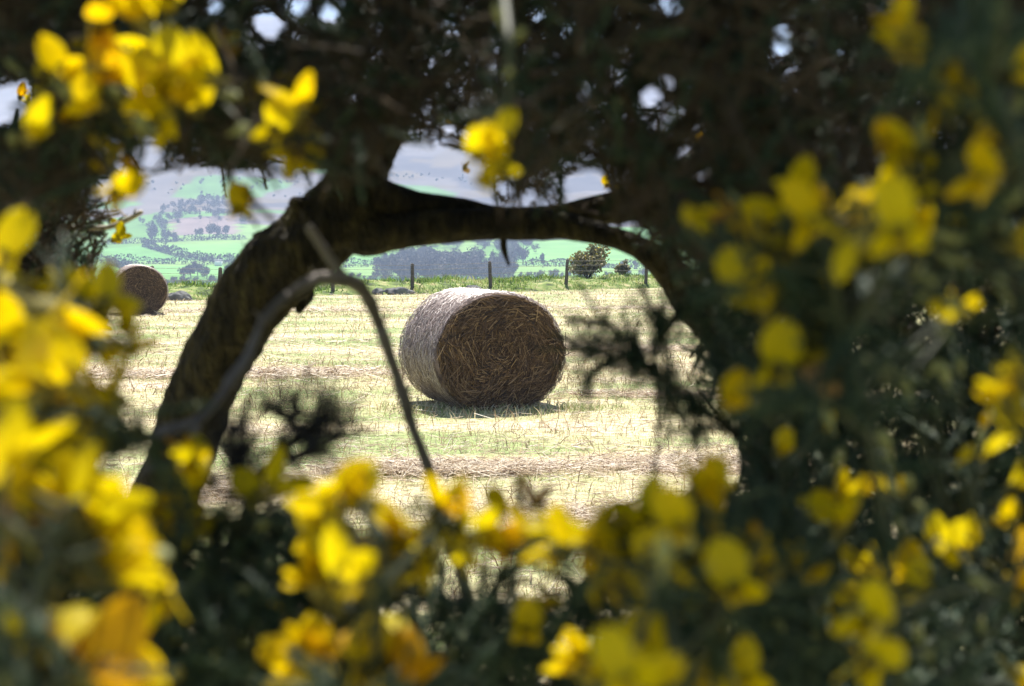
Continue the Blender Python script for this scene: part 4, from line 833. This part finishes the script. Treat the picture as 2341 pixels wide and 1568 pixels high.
px_tube(b, [(880, 300, 1.95, 60), (700, 220, 2.0, 44), (520, 120, 2.05, 34), (300, 20, 2.1, 26), (100, -60, 2.1, 20)], 12, .14, 17, 6, 16); px_tube(b, [(1640, 300, 2.2, 30), (1800, 200, 2.0, 20), (2000, 100, 1.8, 18), (2300, 0, 1.6, 14)], 10, .14, 19, 6, 16)
for x1, y1, z1 in ((-.6, 1.2, 2.9), (.2, .9, 2.8), (.9, 1.4, 2.9), (.5, 2.4, 3.1), (1.2, 2.2, 2.8), (-.4, 2.4, 3.1)):
    s0 = P(930, 60, 2.1); b.add(*tube(catmull([s0, s0 * .5 + np.array([x1, y1, z1]) * .5 + np.array([0, 0, .12]), np.array([x1, y1, z1])], 8), np.linspace(.028, .006, 17), 8, .12, x1, 12))
b.build('branch', M['bark'], old, tbase, True)
# hanging flowering twig of the crown, between the fork and the sprig
b = Buf(); bf = Buf(); hang = [[(1150, -60, .85), (1150, -30, .68), (1160, 60, .61), (1165, 160, .60), (1160, 240, .60), (1130, 320, .60), (1120, 390, .60)], [(1160, 240, .60), (1090, 300, .60), (1060, 340, .60)]]
HS = [catmull([P(*p) for p in h], 8) for h in hang]
for h in HS: b.add(*tube(h, np.linspace(.0024, .0012, len(h)), 6)); spines_along(bf, h, 150, (.25, .45))
b.build('twig', M['twig'], old, tbase); bf.build('foliage', M['gorse'], old, tbase)
HA = np.vstack(HS); put_flowers(crown_f, old, tbase, lambda q: HA[int(np.argmin(np.linalg.norm(HA - q, axis=1)))])
CROWN = [(700, -260), (2500, -260), (2500, 620), (1760, 700), (1620, 640), (1540, 600), (1480, 520), (1400, 470), (1280, 480), (1150, 470), (900, 400), (740, 420), (690, 350), (560, 420), (400, 390), (250, 420), (100, 480), (-150, 500), (-250, -260), (700, -260)]
bb, bg2 = Buf(), Buf()
mass(bb, CROWN, 2900, (1.9, 3.0), (.7, 1.2), DEAD, (0, 0, 0)); mass(bb, CROWN, 2600, (1.15, 1.9), (.4, .8), DEAD, (0, 0, -.2)); mass(bg2, CROWN, 2200, (1.5, 2.9), (.6, 1.0), SHOOTS); mass(bg2, CROWN, 2600, (.66, 1.1), (.26, .46), SHOOTS); mass(bb, CROWN, 7500, (.66, 1.1), (.24, .46), DEAD)
mass(bb, [(1480, -120), (2300, -120), (2200, 420), (1800, 520), (1560, 560), (1440, 430)], 3200, (.8, 1.5), (.28, .55), DEAD); mass(bg2, [(1700, -120), (2500, -120), (2400, 520), (1800, 560), (1650, 300)], 2000, (.75, 1.3), (.26, .5), SHOOTS)
mass(bg2, [(-120, -120), (860, -120), (780, 300), (640, 360), (320, 410), (-120, 470)], 2600, (.9, 1.5), (.28, .5), SHOOTS)
# overhead canopy, unseen; extra shoots placed along sun rays to shade chosen flowers
n = 9000; Q = np.stack([rng.uniform(-1.3, 1.9, n), rng.uniform(-.2, 3.6, n), rng.uniform(2.12, 3.1, n)], 1)
px_, py_, d_ = to_px(Q); k = (py_ < -120) | (d_ < .05); k &= Q[:, 2] < 2.55 + .55 * np.sqrt(np.clip(1 - ((Q[:, 0] - .3) / 1.7) ** 2 - ((Q[:, 1] - 1.7) / 2.0) ** 2, 0, 1)); Q = Q[k]
SHADED = np.array([P(f[4], f[5], f[6]) for v in PLANTS.values() for f in v['F'] if not f[3]])
QS = np.repeat(SHADED, 150, 0); QS = QS + SUN * ((rng.uniform(2.05, 2.8, len(QS)) - QS[:, 2]) / SUN[2])[:, None] + rng.normal(0, .035, QS.shape); px_, py_, d_ = to_px(QS); QS = QS[(py_ < -110) | (d_ < .05)]
Q = np.vstack([Q, QS]); D = unit(rng.normal(size=(len(Q), 3)) + np.array([0, 0, .2])); s = np.where(np.arange(len(Q)) < len(Q) - len(QS), rng.uniform(1.3, 1.9, len(Q)), rng.uniform(.7, 1.1, len(Q))); ok = np.ones(len(Q), bool)
for t in (-.09, -.045, 0, .045, .09): ok &= ~blocks_sun(Q + D * (t * s)[:, None] * .9, .036)
q0 = Q - D * (.045 * s)[:, None]; hf = ok & (rng.uniform(size=len(Q)) < .5); scatter(bb, DEAD, q0[hf], D[hf], rng.uniform(0, 6.28, hf.sum()), s[hf]); hf = ok & ~hf; scatter(bg2, SHOOTS, q0[hf], D[hf], rng.uniform(0, 6.28, hf.sum()), s[hf])
bb.build('crown', M['gorse_brown'], old, tbase); bg2.build('crown', M['gorse'], old, tbase)  # both crown meshes include the unseen shoots added to shade the blossom

# ------------------------------------------------------------------ bushes behind the flowers
def bush(label, poly, foot_px, passes, stems, mats, group='dark gorse bushes under the arch'):
    f0 = P(*foot_px); org = np.array([f0[0], f0[1], 0]); r = root('gorse_bush', org, label, 'gorse bush', group); bs = Buf()
    for st in stems:
        c = catmull([P(*p) for p in st], 6); g0 = np.array([c[0][0] * .8 + org[0] * .2, c[0][1] * .7 + org[1] * .3, -.03]); c = np.vstack([g0, c]); bs.add(*tube(c, np.linspace(.011, .003, len(c)), 7, .1, 3, 30))
    bs.build('stem', M['bark'], r, org)
    for mt in mats:
        bf = Buf()
        for m_, n, dr, sc_, tp in passes:
            if m_ == mt: mass(bf, poly, n, dr, sc_, tp)
        bf.build('foliage', M[mt], r, org)
    return r, org
RIGHT = [(1600, 640), (1700, 560), (1800, 520), (2500, 350), (2900, 420), (3150, 900), (3050, 1800), (1700, 1750), (1700, 1110), (1690, 1000), (1620, 930), (1580, 850), (1560, 760)]
bush('dense dark gorse bush filling the right side behind the yellow petals', RIGHT, (2150, 1568, 1.5), [('gorse_brown', 3600, (1.5, 2.4), (.6, 1.0), DEAD), ('gorse', 5000, (1.0, 2.2), (.45, .9), SHOOTS), ('gorse', 4200, (.80, 1.1), (.25, .45), SHOOTS)],
     [[(2200, 1700, 1.6), (2100, 1200, 1.6), (1900, 800, 1.7)], [(2300, 1700, 1.4), (2300, 1100, 1.4), (2200, 600, 1.5)], [(1900, 1700, 1.4), (1850, 1300, 1.3), (1750, 1000, 1.3)]], ('gorse', 'gorse_brown'))
BOTTOM = [(-260, 720), (60, 780), (150, 900), (200, 1000), (250, 1160), (420, 1180), (500, 1240), (600, 1160), (700, 1180), (760, 1270), (1000, 1310), (1060, 1380), (1180, 1380), (1330, 1330), (1430, 1230), (1560, 1160), (1720, 1100), (1900, 1200), (1900, 1800), (-260, 1800)]
bush('low dark green gorse along the bottom edge behind the sunlit blossom', BOTTOM, (900, 1700, 1.0), [('gorse', 4200, (.70, 1.2), (.3, .55), SHOOTS), ('gorse', 1500, (.58, .76), (.2, .34), SHOOTS), ('gorse_grey', 700, (.8, 1.3), (.35, .6), DEAD)],
     [[(500, 1800, 1.0), (480, 1400, 1.0), (500, 1200, 1.0)], [(900, 1800, 1.0), (850, 1500, 1.0), (800, 1300, 1.0)], [(1500, 1800, 1.0), (1500, 1500, 1.0), (1600, 1200, 1.1)]], ('gorse', 'gorse_grey'))
LEFT = [(-250, 180), (40, 215), (70, 260), (90, 380), (180, 440), (265, 500), (235, 560), (255, 610), (235, 680), (215, 740), (160, 760), (60, 740), (-250, 900)]
r, org = bush('brown gorse bush with pale broken twigs left of the distant bale', LEFT, (-60, 1000, 2.4), [('gorse_brown', 2600, (2.1, 2.7), (.55, .9), DEAD), ('gorse', 1500, (2.1, 2.6), (.45, .8), SHOOTS)],
     [[(-40, 1100, 2.4), (30, 800, 2.4), (90, 640, 2.35), (150, 520, 2.3)], [(-80, 1100, 2.4), (-40, 700, 2.4), (10, 380, 2.3), (40, 250, 2.3)], [(20, 1000, 2.4), (110, 760, 2.35), (200, 640, 2.3)]], ('gorse', 'gorse_brown'), 'gorse bushes beside the trunk')
for spx in ([(150, 520, 2.3, 10), (240, 520, 2.28, 12), (285, 505, 2.26, 13), (324, 484, 2.25, 11)], [(-60, 350, 2.3, 12), (0, 362, 2.28, 12), (38, 382, 2.27, 9)], [(100, 420, 2.3, 8), (145, 438, 2.28, 9), (180, 453, 2.27, 7)], [(262, 470, 2.27, 4), (296, 500, 2.26, 5), (310, 478, 2.25, 4)]):
    b = Buf(); px_tube(b, spx, 9, .15, spx[0][0], 5, 40); b.build('broken_twig', M['deadwood'], r, org)
put_flowers(left_f, r, org, lambda q: q + np.array([-.05, .03, 0]))

# ------------------------------------------------------------------ loose sprigs and the bent stem
def sprig(label, paths, wid, mat, dens, sc_, grd, temps=SHOOTS, stem_mat='bark', foliage=True, name='gorse_sprig', group=None):
    C = [catmull([P(*p) for p in pth], 8) for pth in paths]; g0 = np.array(grd); r = root(name, (g0[0], g0[1], 0), label, name.replace('_', ' ').split()[-1], group); org = np.array([g0[0], g0[1], 0]); bs, bf = Buf(), Buf()
    for i, c in enumerate(C):
        if i == 0: c2 = np.vstack([catmull([g0, g0 * .5 + c[0] * .5, c[0]], 6)[:-1], c])
        else: c2 = c
        bs.add(*tube(c2, np.linspace(wid if i == 0 else wid * .7, wid * .35, len(c2)), 7, .1, i, 60))
        if foliage: spines_along(bf, c, dens, sc_, temps, .8)
    bs.build('stem', M[stem_mat], r, org)
    if foliage: bf.build('foliage', M[mat], r, org)
    return r
p0 = P(1900, 1500, .95)
sprig('dark spiny gorse sprig reaching in from the right towards the big bale', [[(1760, 1060, 0.90), (1640, 960, 0.89), (1570, 910, 0.87), (1490, 845, 0.86), (1400, 812, 0.85), (1310, 795, 0.85)], [(1400, 812, 0.85), (1360, 850, 0.85), (1345, 870, 0.85)], [(1490, 845, 0.86), (1440, 790, 0.85), (1400, 745, 0.85), (1362, 714, 0.85)], [(1490, 845, 0.86), (1500, 780, 0.86), (1497, 705, 0.86)], [(1500, 790, 0.86), (1540, 740, 0.86), (1565, 715, 0.87)], [(1570, 910, 0.87), (1600, 960, 0.87), (1590, 990, 0.87)], [(1490, 845, 0.86), (1520, 900, 0.85), (1545, 950, 0.85)]],
      .003, 'gorse', 850, (.19, .33), (p0[0], p0[1], -.02))
p0 = P(1420, 2400, 1.0)
sprig('thin withered strand hanging crookedly in front of the field', [[(1330, 1500, 1.0), (1385, 1190, 1.02), (1440, 1150, 1.04), (1480, 1128, 1.05), (1500, 1050, 1.06), (1503, 940, 1.08), (1500, 870, 1.12)]], .0022, 'gorse_grey', 90, (.12, .22), (p0[0], p0[1], -.02), DEAD)
p0 = P(560, 2400, .8)
sprig('blackish blurred gorse sprig with short prongs right of the trunk', [[(545, 1500, .76), (540, 1250, .76), (570, 1130, .76), (620, 1050, .76), (690, 980, .76), (680, 920, .76)], [(650, 1020, .76), (720, 980, .76), (770, 945, .76)], [(620, 1050, .76), (700, 1040, .76), (780, 1000, .76)], [(570, 1130, .76), (555, 1040, .76), (560, 990, .76)], [(560, 1120, .76), (535, 1060, .77), (530, 980, .77)], [(690, 980, .76), (640, 940, .76), (620, 920, .76)], [(690, 980, .76), (735, 960, .76), (745, 915, .76)]],
      .003, 'gorse_grey', 1100, (.14, .30), (p0[0], p0[1], -.02))
b = Buf(); g0 = P(1130, 2200, 1.15); g0[2] = 0; r = root('dry_stem', g0, 'bent grey dead stem looping across the trunk and down to the field', 'dead stem')
c = px_tube(b, [(190, 1012, .78, 24), (280, 1008, .8, 27), (345, 997, .815, 22), (380, 984, .82, 28), (455, 958, .84, 23), (510, 897, .86, 21), (524, 872, .865, 28), (562, 822, .88, 22), (594, 748, .9, 21), (606, 728, .905, 27), (655, 676, .93, 22), (720, 640, .96, 29), (785, 640, .99, 34), (832, 668, 1.02, 34), (866, 740, 1.05, 26), (874, 765, 1.055, 31), (904, 850, 1.08, 24), (922, 905, 1.09, 29), (941, 970, 1.1, 23), (985, 1090, 1.12, 26), (1030, 1250, 1.13, 27), (1062, 1345, 1.14, 28), (1090, 1600, 1.15, 30)], 12, .20, 3, 12, 55)
b.add(*tube(catmull([P(1090, 1600, 1.15), P(1110, 1900, 1.15), g0 - np.array([0, 0, .05])], 6), .0052, 10, .06, 3, 40)); b.build('stem', M['drystem'], r, g0, True)
b = Buf(); px_tube(b, [(790, 638, .99, 22), (750, 585, .98, 22), (705, 518, .97, 20)], 9, .06, 5, 5, 40); b.build('side_shoot', M['drystem'], r, g0, True)
b = Buf(); px_tube(b, [(452, 955, .84, 24), (436, 1010, .83, 24), (400, 1052, .82, 24), (330, 1075, .8, 20)], 9, .06, 6, 6, 40); b.build('side_shoot', M['drystem'], r, g0, True)
b = Buf()
for a, c, d, e, f in ((866, 742, 1.05, 22, -26), (606, 728, .905, -26, -18), (922, 905, 1.09, 20, -30), (524, 872, .865, 24, 20), (941, 970, 1.1, -16, -22), (720, 640, .96, -8, -26)):
    px_tube(b, [(a, c, d, 12), (a + e * .6, c + f * .5, d, 8), (a + e, c + f, d - .005, 4)], 7, .1, a, 4, 40)
b.build('thorn', M['drystem'], r, g0, True)
